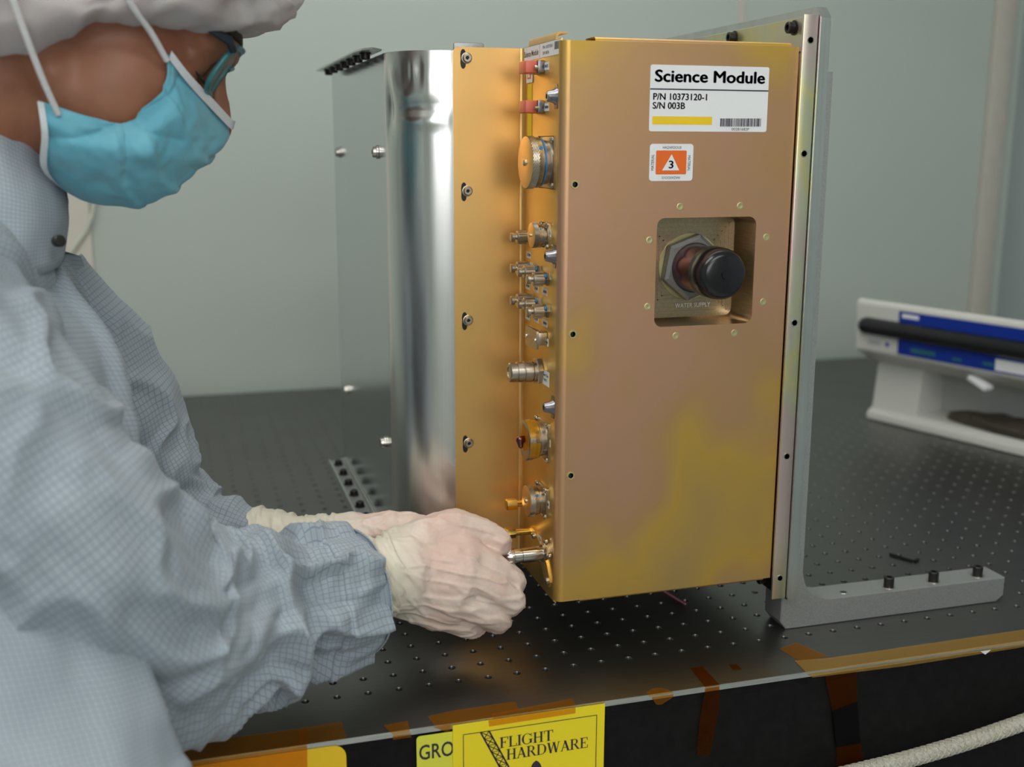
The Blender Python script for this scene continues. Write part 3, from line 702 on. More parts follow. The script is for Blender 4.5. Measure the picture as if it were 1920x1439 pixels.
y, z = .0515, .4245
capped(y, z, .0212, .0195, 'capped_connector', ring=True)
capped(.0530, .3650, .0104, .0135, 'capped_connector')
k5 = capped(.0550, .1888, .0176, .0178, 'capped_connector', post=False, taped=True)
capped(.0545, .1338, .0139, .0158, 'capped_connector')
# amber tape and chain stub on the taped cap
def arc_tape(c, o, R, a0, a1, d0, d1, nm):
    m = MB(); n = 12; rows = []
    for k in range(n+1):
        a = math.radians(a0+(a1-a0)*k/n); q = Vector((0, -math.cos(a), math.sin(a)))
        rows.append([m.bm.verts.new(Vector(o)-X*d+q*R) for d in (d0, d1)])
    for u, v in zip(rows, rows[1:]): m.bm.faces.new((u[0], u[1], v[1], v[0]))
    m.build(nm, 'tapevivid', c)
o5 = (PX, .0550, .1888)
arc_tape(k5, o5, .0182, 20, 85, .0085, .0180, 'tape_wrap'); arc_tape(k5, o5, .0182, -45, 5, .0085, .0180, 'tape_wrap')
MB().prism([(PX-.0182, o5[1]+a, o5[2]+b) for a, b in ((-.016, -.004), (-.012, .010), (.004, .014), (.010, .002), (.0, -.010))], (-.0003, 0, 0)).build('tape_wrap', 'tapevivid', k5, 0)
MB().capsule([(PX-.018, .053, .1905), (PX-.0225, .052, .1900), (PX-.0225, .050, .185)], (.003, .0036, .0022), 12).build('tape_knot', 'purple', k5, 60)
# floating-nut studs
sd = None
for z in (.4763, .3495, .2226):
    if sd is None:
        m = MB().lathe([(0, .0070), (.0008, .0068), (.0030, .0052), (.0075, .0042), (.0085, .0036), (.0085, .0020), (.0060, .0020), (.006, 0)], (0, 0, 0), -X, 20)
        m.prism([(0, yy, zz) for yy, zz in ((-.003, -.0095), (.003, -.0095), (.0058, 0), (.003, .0095), (-.003, .0095), (-.0058, 0))], (-.0008, 0, 0))
        sd = m.build('captive_stud', 'darksteel', mod); sd.location = (PX, .0305, z)
    else: inst(sd, 'captive_stud', mod, (PX, .0305, z))
# small coaxial connectors with chained caps, two rows of three
def coax(y, z, first=[None]):
    c = empty('coaxial_connector', (PX, y, z)); c.parent = mod; c.matrix_parent_inverse = Matrix.Translation(-mod.location)
    if first[0] is None:
        parts = [('coax_base', 'darksteel', MB().lathe([(0, .0062), (.0022, .0062), (.0022, .0050), (.004, .0050)], (0, 0, 0), -X, 6)),
                 ('coax_dot', 'blueband', MB().ball((-.0032, -.0042, .0028), .0017, 2)),
                 ('coax_cap', 'nickel', MB().lathe([(.004, .0046), (.0042, .0054), (.0128, .0054), (.0134, .0048), (.0134, .002), (.0150, .002), (.0154, .0040), (.0180, .0040), (.0186, .0032), (.0186, 0)], (0, 0, 0), -X, 20))]
        r = MB()
        for k in range(12):
            a = 2*math.pi*k/12; r.box(-.0124, -.0046, -.0005, .0005, .0050, .0060, mat=Matrix.Rotation(a, 4, 'X'))
        parts.append(('cap_ribs', 'nickel', r)); first[0] = []
        for nm, mt, mb in parts:
            ob = mb.build(nm, mt, c); ob.matrix_parent_inverse = Matrix(); first[0].append(ob)
    else:
        for ob in first[0]: q = inst(ob, ob.name.split('.')[0], c, (0, 0, 0)); q.matrix_parent_inverse = Matrix()
for (y, z) in ((.0490, .3288), (.0750, .3320), (.0960, .3330), (.0486, .3018), (.0747, .3045), (.0957, .3048)): coax(y, z)
coax(.0960, .3600)
# red capped micro connectors
for (u, v) in ((1012, 127), (1012, 201)):
    y, z = at_panel(u, v); c = empty('red_capped_connector', (PX, y, z)); c.parent = mod; c.matrix_parent_inverse = Matrix.Translation(-mod.location)
    MB().box(PX-.0060, PX, y-.0140, y+.0110, z-.0052, z+.0052, .0008).build('connector_shell', 'darksteel', c)
    MB().box(PX-.0155, PX-.0050, y-.0105, y+.0095, z-.0049, z+.0049, .001).build('dust_cap', 'red', c)
    for s in (-1, 1): MB().lathe([(.0058, .0018), (.0088, .0018), (.0092, .001), (.0092, 0)], (PX, y+s*.0122-.0015, z+.001*s), -X, 10).build('jack_screw', 'steel', c)
# capped rectangular connector
y, z = .0575, .2780; c = empty('rectangular_connector', (PX, y, z)); c.parent = mod; c.matrix_parent_inverse = Matrix.Translation(-mod.location)
MB().box(PX-.0100, PX, y-.0105, y+.0105, z-.0055, z+.0055, .001).build('connector_shell', 'nickel', c)
MB().prism([(PX-.0095, y+a, z+b) for a, b in rrect(-.0160, .0160, -.0083, .0083, .003, 4)], (-.0022, 0, 0)).build('cover_plate', 'nickel', c, 30)
for s in (-1, 1): MB().lathe([(.0117, .0020), (.0128, .0018), (.0128, .0009), (.0120, .0009), (.0120, 0)], (PX, y+s*.0125, z), -X, 12).build('jack_screw', 'steel', c)
# water outlet coupling
y, z = .0668, .2466; c = empty('water_coupling', (PX, y, z)); c.parent = mod; c.matrix_parent_inverse = Matrix.Translation(-mod.location)
MB().lathe([(0, .0118), (.0006, .0124), (.0042, .0124), (.0048, .0118)], (PX, y, z), -X, 6, ph=.2).build('hex_flange', 'nickel', c, 20)
MB().lathe([(.0048, .0092), (.0075, .0092), (.0078, .0080), (.0088, .0080), (.009, .0093), (.0150, .0090), (.0152, .0082), (.0164, .0082), (.0166, .0090), (.0215, .0088), (.0218, .0080), (.0226, .0080), (.0228, .0085), (.0275, .0084), (.0285, .0074), (.0285, .0050), (.0278, .0050), (.0278, 0)], (PX, y, z), -X, 32).build('coupling_body', 'nickel', c)
# gold coaxial caps
for (y, z, L) in ((.0950, .1180, .022), (.0865, .0938, .0255)):
    c = empty('gold_coaxial_cap', (PX, y, z)); c.parent = mod; c.matrix_parent_inverse = Matrix.Translation(-mod.location)
    MB().lathe([(0, .0045), (.002, .0045), (.002, .0030), (L-.008, .0030)], (PX, y, z), -X, 16).build('threaded_stem', 'goldplate', c)
    MB().lathe([(L-.009, .0040), (L-.009, .0052), (L, .0052), (L+.0005, .0046), (L+.0005, 0)], (PX, y, z), -X, 6).build('hex_cap', 'goldplate', c, 20)
# cable plug the hand is fitting
y, z = .0490, .0858; c = empty('cable_plug', (PX, y, z)); c.parent = mod; c.matrix_parent_inverse = Matrix.Translation(-mod.location)
MB().lathe([(0, .0085), (.003, .0085), (.003, .0062)], (PX, y, z), -X, 6, ph=.3).build('receptacle_nut', 'darksteel', c, 20)
MB().lathe([(.003, .0058), (.008, .0058), (.008, .0066), (.0215, .0066), (.0218, .0060), (.0235, .0060), (.0238, .0068), (.0290, .0068), (.0292, .0058), (.0312, .0058), (.0314, .0066), (.0345, .0063), (.0385, .0048), (.0395, .0038), (.0395, 0)], (PX, y, z), -X, 28).build('plug_barrel', 'steel', c)
for k in range(6):
    a = 2*math.pi*k/6; MB().box(-.0345, -.0315, -.0009, .0009, .0062, .0072, mat=Matrix.Translation((PX, y, z)) @ Matrix.Rotation(a, 4, 'X')).build('grip_rib', 'steel', c, 0)
# strain-relief lug with screws under the plug
m = MB().prism([(PX, yy, zz) for yy, zz in ((.083, .0985), (.074, .0985), (.0395, .080), (.0290, .066), (.0330, .060), (.0430, .060), (.0560, .0735), (.0850, .090))], (-.0016, 0, 0)); m.build('lug_plate', 'conn', mod)
for (yy, zz) in ((.0760, .0930), (.0355, .0655), (.056, .0775), (.040, .0995), (.066, .0835), (.0300, .0900)):
    MB().lathe([(.0012, .0030), (.0035, .0028), (.0042, .0016), (.0042, 0)], (PX, yy, zz), -X, 14).build('lug_screw', 'steel', mod)
# marker labels on the panel
for u, v in ((1025, 124), (1025, 201), (1034, 301), (1029, 437), (992, 478), (990, 536), (1006, 541), (1022, 547), (990, 593), (1006, 598), (1022, 606), (1024, 641), (1028, 829), (1026, 944), (998, 1004), (1011, 1010)):
    y, z = at_panel(u, v); plabel(y, z, .0125, .0062)
y, z = at_panel(1023, 709); plabel(y, z, .0200, .0125, big=('Water Out', 'W1'))
t = plabel(.0705, .5140, .099, .0112, big=None, name='side_name_label'); t['label'] = 'small white name label across the top of the connector panel'
for ch in list(t.children): bpy.data.objects.remove(ch)
lettering('lettering', 'Science Module', 'ink', t, (PX-.0005, .1175, .5115), -Y, Z, .040, .0048, .018)
lettering('lettering', 'P/N 10373120-1', 'ink', t, (PX-.0005, .0660, .5150), -Y, Z, .026, .0024, .01)
lettering('lettering', 'S/N 003B', 'ink', t, (PX-.0005, .0660, .5105), -Y, Z, .016, .0024, .01)
m = MB(); yy = .0360; pat = random.Random(9)
while yy > .0245:
    wd = pat.choice((.0003, .0005, .0008)); m.poly([(PX-.0005, yy, .5125), (PX-.0005, yy-wd, .5125), (PX-.0005, yy-wd, .5185), (PX-.0005, yy, .5185)]); yy -= wd+pat.choice((.0003, .0005))
m.poly([(PX-.0005, .0745, .5085), (PX-.0005, .0740, .5085), (PX-.0005, .0740, .5195), (PX-.0005, .0745, .5195)])
m.build('barcode', 'ink', t, 0)
MB().box(PX-.0004, PX-.0001, .0955, .1075, .4400, .4890).build('yellow_strip', 'yellowink', mod, 0)
hs = MB().box(PX-.0008, PX-.0003, .0930, .1100, .4900, .5035, .0002).build('side_hazard_label', 'white', mod, 0)
MB().box(PX-.0011, PX-.0008, .0965, .1065, .4935, .5010).build('orange_field', 'orangeink', hs, 0)
MB().poly([(PX-.0012, yy, zz) for yy, zz in ((.0985, .4945), (.1045, .4945), (.1015, .5000))]).build('triangle', 'white', hs, 0)

# step panel (facing the camera), with slotted screws
SPY = .1200
MB().prism([(x, SPY, z) for x, z in [(.0785, .0500), (PX-.0030, .0500), (PX-.0030, .5195), (.0835, .5195), (.0815, .5190), (.0797, .5176), (.0787, .5155), (.0785, .5130)]], (0, .0018, 0)).build('step_panel', 'goldp', mod, 30)
MB().box(.0795, .1060, SPY+.0005, SPY+.0030, .515, .5232, .0015).build('top_clip', 'castalu', mod)
for z in (.5105, .3990, .2852, .1718):
    c = empty('slotted_screw', (.0905, SPY, z)); c.parent = mod; c.matrix_parent_inverse = Matrix.Translation(-mod.location)
    MB().prism([(.0905+a, SPY-.0001, z+b) for a, b in [(-.0030+.0034*math.cos(t)*(.65+.35*abs(math.sin(t))), -.0008+.0082*math.sin(t)) for t in [2*math.pi*k/14 for k in range(14)]]]+[], (0, -.0002, 0)).build('slot_plate', 'blacksteel', c, 0)
    MB().lathe([(0, .0047), (.0007, .0047), (.0009, .0043), (.0009, .0040), (.0028, .0038), (.0036, .0032), (.0036, .0018), (.0022, .0018), (.0022, 0)], (.0905, SPY-.0002, z), -Y, 24).build('screw_head', 'nickel', c)
    MB().lathe([(.0023, .0017), (.0024, .0017)], (.0905, SPY-.0002, z), -Y, 6).build('hex_socket', 'blackgloss', c, 0)

# silver rear housing: curved corner sheet with planished dents, and the flat side
HZ0, HZ1 = .0520, .5165; RC = .050; HX = .0284; HB = .512
def housing():
    nz, na, nf = 120, 56, 30
    prof = [(.0800, SPY+.0004, 0.0, -1.0)]
    for k in range(na+1):
        t = math.pi/2*k/na; prof.append((HX+RC-RC*math.sin(t), SPY+.0004+RC-RC*math.cos(t), -math.sin(t), -math.cos(t)))
    rows = []; V = []; F = []
    rn = random.Random(3)
    for i in range(nz+1):
        z = HZ0+(HZ1-HZ0)*i/nz
        for (x, y, nx, ny) in prof:
            ang = math.atan2(-nx, -ny)/(math.pi/2)
            d = 0
            def g(a0, z0, sa, sz, h, tilt=0):
                da = (ang-a0)*RC*1.57; dz = z-z0; q = (da/sa)**2+((dz-tilt*da)/sz)**2
                return h*math.exp(-q)
            d += g(.86, .474, .009, .020, -.0042, .8)+g(.60, .478, .014, .010, .0012)+g(.40, .4575, .020, .0045, .0016)
            d += g(.44, .470, .020, .0050, -.0018)+g(.75, .492, .006, .012, .0010)+g(.52, .500, .004, .010, -.0010)+g(.45, .502, .003, .009, .0009)+g(.36, .500, .0025, .010, -.0007)
            d += g(.98, .455, .006, .010, .0014, 1.0)+g(.2, .464, .02, .005, .0004)
            if z > .45: d += .00035*noise.noise(Vector((ang*9, z*60, 2)))*min(1, (z-.45)/.02)
            d += .00012*noise.noise(Vector((ang*5, z*5, 7)))
            d *= min(1, (1-ang)/.12)*min(1, ang/.05)
            V.append((x+nx*d, y+ny*d, z))
    n = len(prof)
    for i in range(nz):
        for k in range(n-1): F.append((i*n+k, i*n+k+1, (i+1)*n+k+1, (i+1)*n+k))
    me = bpy.data.meshes.new('curved_corner'); me.from_pydata(V, [], F); return link('curved_corner', me, 'silver', mod, 60)
housing()
V, F = [], []; nz, ny = 40, 40
for i in range(nz+1):
    for k in range(ny+1):
        z = HZ0+(HZ1-HZ0)*i/nz; y = SPY+RC+.0004+(HB-SPY-RC)*k/ny
        V.append((HX-.0003*math.sin(math.pi*k/ny)*math.sin(math.pi*i/nz)+.0002*noise.noise(Vector((y*6, z*6, 0))), y, z))
for i in range(nz):
    for k in range(ny): F.append((i*(ny+1)+k, i*(ny+1)+k+1, (i+1)*(ny+1)+k+1, (i+1)*(ny+1)+k))
me = bpy.data.meshes.new('side_sheet'); me.from_pydata(V, [], F); link('side_sheet', me, 'mirror', mod, 60)
MB().box(HX+.0005, FX1, HB-.002, HB, HZ0, HZ1).build('back_panel', 'alu', mod, 0)
pl = [(.0800, SPY+.002)]+[(HX+RC-(RC-.0008)*math.sin(t), SPY+RC-(RC-.0012)*math.cos(t)) for t in [math.pi/2*k/10 for k in range(11)]]+[(HX+.001, HB-.001), (FX1, HB-.001), (FX1, SPY+.002)]
MB().prism([(x, y, HZ1-.003) for x, y in pl], (0, 0, .0015)).build('lid', 'blacksteel', mod, 0)
MB().prism([(x, y, HZ0+.001) for x, y in pl], (0, 0, .0015)).build('base_plate', 'alu', mod, 0)
MB().box(FX1-.0015, FX1, SPY, HB, HZ0, HZ1).build('right_sheet', 'mirror', mod, 0)
# side screws
for (y, z) in ((.2100, .4313), (.4600, .4290), (.2010, .1555), (.4480, .1555)):
    MB().lathe([(0, .0062), (.0016, .0062), (.0018, .0050), (.0046, .0048), (.0052, .0040), (.0052, .0022), (.0034, .0022), (.0034, 0)], (HX-.0003, y, z), -X, 24).build('side_screw', 'steel', mod)
# top and bottom mounting flanges with captive fasteners
def flange(z, up):
    f = empty('mounting_flange', (.018, .33, z)); f.parent = mod; f.matrix_parent_inverse = Matrix.Translation(-mod.location)
    poly = [(HX-.0006, .176), (.0165, .158), (.0100, .176), (.0075, .205), (.0080, .492), (HX-.0006, .505)]
    MB().prism([(x, y, z) for x, y in poly], (0, 0, .0014)).build('flange_plate', 'castalu' if not up else 'alu', f, 0)
    if not up: MB().box(.0262, .0282, .205, .490, z+.0014, z+.0060, .0004).build('flange_lip', 'edge', f, 0)
    if not up: MB().box(.0078, .0095, .205, .490, z+.0014, z+.0048).build('flange_lip', 'alu', f, 0)
    for k in range(7 if up else 6):
        y = .205+.042*k if up else .268+.0415*k
        if y > .48: break
        s = -1 if up else 1; z0 = z if up else z+.0014
        MB().lathe([(0, .0056), (.0010*1, .0056), (.0012, .0046), (.0052, .0044), (.0060, .0034), (.0060, .002), (.003, .002), (.003, 0)], (.0178, y, z0), Z*s, 18).build('captive_fastener', 'blacksteel', f)
flange(.5190, True); flange(.0555, False)
# right side: iridescent chromate mounting angle
ang = empty('mounting_angle', (.352, .01, .03)); ang.parent = mod; ang.matrix_parent_inverse = Matrix.Translation(-mod.location)
MB().box(.3456, .3592, .0080, .0110, .0345, .5435, .0008).build('angle_face', 'irid', ang)
MB().box(.3562, .3592, .0110, .5050, .0345, .5435, .0006).build('angle_web', 'irid', ang)
MB().prism([(.3556, yy, zz) for yy, zz in ((.016, .5165), (.034, .5150), (.042, .5215), (.060, .5240), (.505, .5240), (.505, .5425), (.016, .5425))], (-.0014, 0, 0)).build('angle_tab', 'irid', ang, 0)
MB().prism([(.3556, yy, zz) for yy, zz in ((.016, .0560), (.034, .0560), (.045, .0500), (.505, .0500), (.505, .0355), (.016, .0355))], (-.0014, 0, 0)).build('angle_tab', 'blacksteel', ang, 0)
for z in (.5232, .4320, .2889, .1693, .0546):
    h = MB().lathe([(0, .0032), (.0004, .0031), (.0004, .0024), (-.003, .0024), (-.003, 0)], (.3526, .0080, z), -Y, 20).build('threaded_hole', 'steel', ang)
for y, z in ((.0370, .5355), (.1440, .5365), (.260, .5365), (.0370, .0430)):
    b = empty('angle_bolt', (.35, y, z)); b.parent = mod; b.matrix_parent_inverse = Matrix.Translation(-mod.location)
    MB().lathe([(0, .0062), (.001, .0062), (.001, .0048), (.0066, .0048), (.0072, .0042), (.0072, .0026), (.004, .0026), (.004, 0)], (.3542, y, z), -X, 24).build('bolt_head', 'blacksteel', b)
    MB().lathe([(0, .0026), (.019, .0026), (.0198, .0018), (.0198, 0)], (.3590, y, z), X, 16).build('bolt_shank', 'blacksteel', b)
# ------------------------------------------------------------------ mounting plate and L bracket
mt = empty('mounting_plate', (.364, .25, .03)); tag(mt, 'bright aluminium side plate bolted between module and bracket', 'plate')
pz0, pz1, py0, py1 = .0335, .5500, .0050, .520
MB().prism([(.3598, yy, zz) for yy, zz in ((py0, pz0), (py1, pz0), (py1, pz1), (py0+.0085, pz1), (py0, pz1-.0090))], (.0092, 0, 0)).build('plate_body', 'alu', mt, 0)
br = empty('support_bracket', (.47, .03, 0)); tag(br, 'grey blasted L-shaped bracket bolted to the table beside the module', 'bracket')
bx0, bx1, bx2, by0, by1, bh, bt = .3600, .3802, .6060, .0150, .0450, .0245, .4990
def fil(cx, cz, r, a0, a1, n=8): return [(cx+r*math.cos(math.radians(a0+(a1-a0)*k/n)), cz+r*math.sin(math.radians(a0+(a1-a0)*k/n))) for k in range(n+1)]
prof = [(bx0+.006, 0.0002), (bx2-.008, .0002), (bx2, .006), (bx2, bh)]+fil(bx1+.03, bh+.03, .03, 270, 180)+[(bx1, bt), (.3696, bt), (.3696, .0330), (bx0, .0330), (bx0, .008)]
m = MB().prism([(x, by0, z) for x, z in prof], (0, by1-by0, 0))
bmesh.ops.bevel(m.bm, geom=[e for e in m.bm.edges if abs(e.verts[0].co.y-e.verts[1].co.y) < 1e-6], offset=.0007, segments=2, affect='EDGES')
m.build('bracket_body', 'castalu', br, 30)
for x, y in ((.4815, .0262), (.5316, .0262), (.5824, .0262)):
    b = empty('socket_screw', (x, y, bh)); b.parent = br; b.matrix_parent_inverse = Matrix.Translation(-br.location)
    MB().lathe([(0, .0066), (.0008, .0066), (.0008, .0048), (0.0008, .0045)], (x, y, bh), Z, 24, False, False).build('washer', 'steel', b)
    MB().lathe([(.0004, .0044), (.0006, .0048), (.0092, .0048), (.0100, .0042), (.0100, .0025), (.0055, .0025), (.0055, 0)], (x, y, bh), Z, 28).build('screw_head', 'blacksteel', b)
MB().lathe([(0, .0040), (.0003, .0038), (.0003, .0030), (-.0005, .0030)], (.4321, .0262, bh), Z, 24, False, False).build('hole_rim', 'steel', br)
MB().lathe([(.0001, .0030), (.00015, .0030)], (.4321, .0262, bh), Z, 20).build('empty_hole', 'blackgloss', br, 0)

# ------------------------------------------------------------------ white bench instrument at the right
A = Vector((.3021, -.9533, 0)); N = Vector((-.9533, -.3021, 0)); O = Vector((.910, .705, 0))
dv = empty('bench_instrument', O+A*.15-N*.06); tag(dv, 'white C-shaped bench device with blue label and black bar', 'device')
def P(t, s, z): return O+A*t+N*s+Z*z
def ext(prof, t0, t1, name, mat, bev=0.0, sm=30, parent=dv):
    m = MB().prism([P(t0, s, z) for s, z in prof], A*(t1-t0))
    if bev: bmesh.ops.bevel(m.bm, geom=list(m.bm.edges), offset=bev, segments=3, affect='EDGES')
    return m.build(name, mat, parent, sm)
T1 = .42
ext([(0, .001), (0, .012), (-.012, .020), (-.150, .022), (-.150, .001)], 0, T1, 'base', 'devwhite', .0015)
ext([(-.012, .018), (-.020, .095), (-.150, .095), (-.150, .018)], .0, .085, 'end_pillar', 'devwhite', .002)
ext([(-.075, .018), (-.075, .100), (-.150, .100), (-.150, .018)], .08, T1, 'back_wall', 'devgrey', .001)
ext([(.022, .117), (.026, .194), (.020, .199), (-.150, .156), (-.150, .092), (-.022, .092)], -.014, T1, 'head', 'devwhite', .002)
def face(t0, t1, f0, f1, name, mat, out=.0006, parent=dv):
    a = Vector((.022, .117)); b = Vector((.026, .194)); q = []
    for t, f in ((t0, f0), (t1, f0), (t1, f1), (t0, f1)):
        c = a.lerp(b, f); q.append(P(t, c.x+.0003, c.y))
    return MB().prism(q, N*out).build(name, mat, parent, 0)
blu = face(.068, T1, .05, .93, 'blue_label', 'devblue')
m = MB(); a = Vector((.022, .117)); b = Vector((.026, .194)); c = a.lerp(b, .53)
pts = [P(.008+(T1-.01)*k/30, c.x+.001, c.y) for k in range(31)]
m.tube(pts, .0135, 16).ball(pts[0], .0135, 2); m.build('black_bar', 'blackgloss', dv, 50)
for k in range(60):
    pass
face(.012, .036, .16, .24, 'maker_print', 'devgrey'); 
cc = a.lerp(b, .2); MB().lathe([(0, .0035), (.0006, .0035)], P(.048, cc.x, cc.y), N, 16).build('blue_dot', 'devblue', dv, 0)
face(.074, .104, .80, .88, 'label_print', 'white', .0009); face(.092, .135, .13, .22, 'label_print', M['frameteal'], .0009); face(.165, .180, .12, .18, 'label_print', M['frameteal'], .0009); face(.215, .232, .14, .20, 'label_print', M['frameteal'], .0009)
face(.235, .300, .08, .30, 'white_sticker', 'white', .0010)
ts = MB().box(-.018, .018, -.009, .009, -.004, .004, .002, mat=Matrix.Translation(P(.205, .010, .098)) @ Matrix.Rotation(math.radians(-80), 4, 'Z') @ Matrix.Rotation(math.radians(20), 4, 'Y')); ts.build('white_tab', 'white', dv)
# brown pouch resting on its base
m = MB(); g = bmesh.ops.create_icosphere(m.bm, subdivisions=4, radius=1.0)
for v in g['verts']:
    q = v.co.copy(); s = 1+.25*noise.noise(q*2.1); v.co = P(.27+q.x*.135*s, -.040+q.y*.030, .0285+max(q.z, -.55)*.017*(1+.35*noise.noise(q*3+Vector((3, 1, 2)))))
tag(m.build('tool_pouch', 'brown', None, 60), 'dark brown crumpled pouch lying inside the white bench device', 'pouch')
# loose cable hanging on the cream wall panel behind the person
pts = [Vector((-.352+.03*math.sin(t*1.6), YB-.02, .62-.45*t)) for t in [k/24 for k in range(25)]]
pts = [on_front(u, v, YB-.018) for u, v in ((190, 250), (182, 320), (177, 375), (172, 405), (162, 432), (148, 452), (128, 480), (105, 560), (100, 700))]
tag(MB().tube(pts, .0032, 8).build('wall_cable', 'cable'), 'thin pale cable hanging on the cream wall panel', 'cable')
# ------------------------------------------------------------------ the technician
def remesh(mb, voxel, it, fac=.5):
    me = bpy.data.meshes.new('tmp'); bmesh.ops.recalc_face_normals(mb.bm, faces=mb.bm.faces); mb.bm.to_mesh(me); mb.bm.free()
    ob = bpy.data.objects.new('tmp', me); col.objects.link(ob)
    r = ob.modifiers.new('r', 'REMESH'); r.mode = 'VOXEL'; r.voxel_size = voxel; r.use_smooth_shade = True
    s = ob.modifiers.new('s', 'SMOOTH'); s.factor = fac; s.iterations = it
    dg = bpy.context.evaluated_depsgraph_get(); out = bpy.data.meshes.new_from_object(ob.evaluated_get(dg))
    bpy.data.objects.remove(ob); bpy.data.meshes.remove(me); return out
def fbm(p, o=3):
    s, a = 0, 1
    for k in range(o): s += a*noise.noise(p); p = p*2.03+Vector((3.1, 1.7, 5.3)); a *= .5
    return s
def crm(pts, n):                   # Catmull-Rom through list of tuples of floats
    P_ = [np.array(p, float) for p in pts]; P_ = [2*P_[0]-P_[1]]+P_+[2*P_[-1]-P_[-2]]; out = []
    m = len(P_)-3
    for i in range(n+1):
        t = i/n*m; k = min(int(t), m-1); t -= k; a, b, c, d = P_[k:k+4]
        out.append(.5*((2*b)+(-a+c)*t+(2*a-5*b+4*c-d)*t*t+(-a+3*b-3*c+d)*t**3))
    return out

PITCH_H, YAW_H = math.radians(27), math.radians(4)
HR = Matrix.Rotation(YAW_H, 3, 'Z') @ Matrix.Rotation(PITCH_H, 3, 'Y')
HO = D(408, 125, .86)-HR @ Vector((.093, 0, .02))
def H(x, y, z): return HO+HR @ Vector((x, y, z))
NB = D(-70, 470, .85)              # base of the neck
person_parts = MB(); b = person_parts
def eb(x, y, z, rx, ry, rz, sub=3): b.ball(H(x, y, z), (rx, ry, rz), sub, HR)
eb(-.015, 0, .035, .100, .076, .088); eb(.050, 0, .045, .046, .060, .045); eb(.045, 0, -.035, .046, .056, .070); eb(.0, 0, -.060, .056, .050, .044)
eb(.046, 0, -.074, .036, .042, .028); eb(.070, 0, -.086, .017, .020, .014)
for s in (-1, 1):
    b.capsule([H(-.008, s*.050, -.040), H(.03, s*.042, -.070), H(.064, s*.020, -.084)], (.018, .017, .015))
    eb(.034, s*.030, -.028, .050, .040, .066); eb(.052, s*.034, -.018, .034, .032, .034); eb(.072, s*.0325, .012, .0145, .0155, .0125)
    b.capsule([H(.076, s*.048, .028), H(.092, s*.026, .033), H(.096, 0, .031)], (.010, .0105, .011))
    eb(.100, s*.011, -.029, .013, .008, .008); eb(-.014, s*.074, .016, .020, .006, .024)
b.capsule([H(.090, 0, .020), H(.101, 0, 0), H(.113, 0, -.022)], (.0085, .0095, .0115))
b.capsule([H(.088, -.016, -.056), H(.094, 0, -.055), H(.088, .016, -.056)], (.008, .009, .008))
b.capsule([H(-.030, 0, -.02), H(-.038, 0, -.075), NB, D(-110, 640, .80)], (.056, .050, .048, .07))
SP = [D(-120, 660, .80), D(-130, 900, .775), D(-170, 1250, .71), Vector((-.335, -.19, .02)), Vector((-.34, -.21, -.12))]
for k, p_ in enumerate(SP): b.ball(p_, (.085, .10 if k else .085, .10), 3)
b.capsule(SP, (.085, .085, .085, .09, .09))
for (x, y) in ((-.42, -.24), (-.25, -.24)):   # legs down to the floor
    b.capsule([Vector((x, y, -.12)), Vector((x+.01, y, -.48)), Vector((x-.02, y, -.80)), Vector((x-.02, y, -.87)), Vector((x+.10, y, -.875))], (.085, .058, .040, .032, .024))
W_R, E_R, S_R = D(705, 1082, .912), D(245, 1185, .765), D(-200, 680, .70)
W_L, E_L, S_L = D(615, 1040, .972), D(300, 975, .985), D(60, 560, .93)
b.capsule([D(-120, 680, .79), S_R, E_R, W_R], (.05, .03, .028, .022)); b.capsule([D(-120, 680, .79), S_L, E_L, W_L], (.05, .03, .026, .020))
RH = dict(
    wrist=[(640, 1108, .885, .034), (680, 1093, .900, .033), (720, 1078, .914, .0325), (760, 1073, .924, .034)],
    palm=[[(745, 1040, .925, .020), (872, 1032, .938, .0150)], [(745, 1060, .918, .022), (870, 1078, .922, .0155)],
          [(745, 1085, .918, .022), (853, 1122, .922, .0150)], [(745, 1110, .925, .020), (828, 1152, .933, .0145)],
          [(770, 1030, .930, .021), (835, 1010, .944, .0175)], [(800, 1070, .930, .026), (835, 1100, .934, .022)], [(800, 1100, .935, .022), (835, 1130, .938, .018)],
          [(745, 1050, .920, .021), (871, 1055, .929, .0155)], [(745, 1072, .917, .022), (862, 1100, .921, .0155)], [(745, 1098, .920, .021), (841, 1138, .927, .0148)], [(790, 1020, .932, .020), (862, 1018, .942, .0150)]],
    fingers=[[(872, 1040, .934, .0138), (925, 1067, .940, .0120), (961, 1092, .950, .0112), (960, 1088, .972, .0098), (948, 1070, .982, .0086)],
             [(870, 1078, .922, .0140), (925, 1103, .930, .0122), (959, 1128, .940, .0115), (953, 1134, .965, .0100), (925, 1128, .974, .0090)],
             [(853, 1122, .922, .0135), (902, 1146, .930, .0118), (934, 1162, .942, .0110), (924, 1164, .966, .0098), (896, 1152, .974, .0088)],
             [(828, 1152, .932, .0125), (865, 1168, .938, .0108), (888, 1175, .948, .0100), (878, 1174, .969, .0090), (856, 1162, .976, .0082)],
             [(795, 1014, .936, .0190), (850, 990, .947, .0155), (898, 997, .954, .0128), (936, 1018, .953, .0106)]])
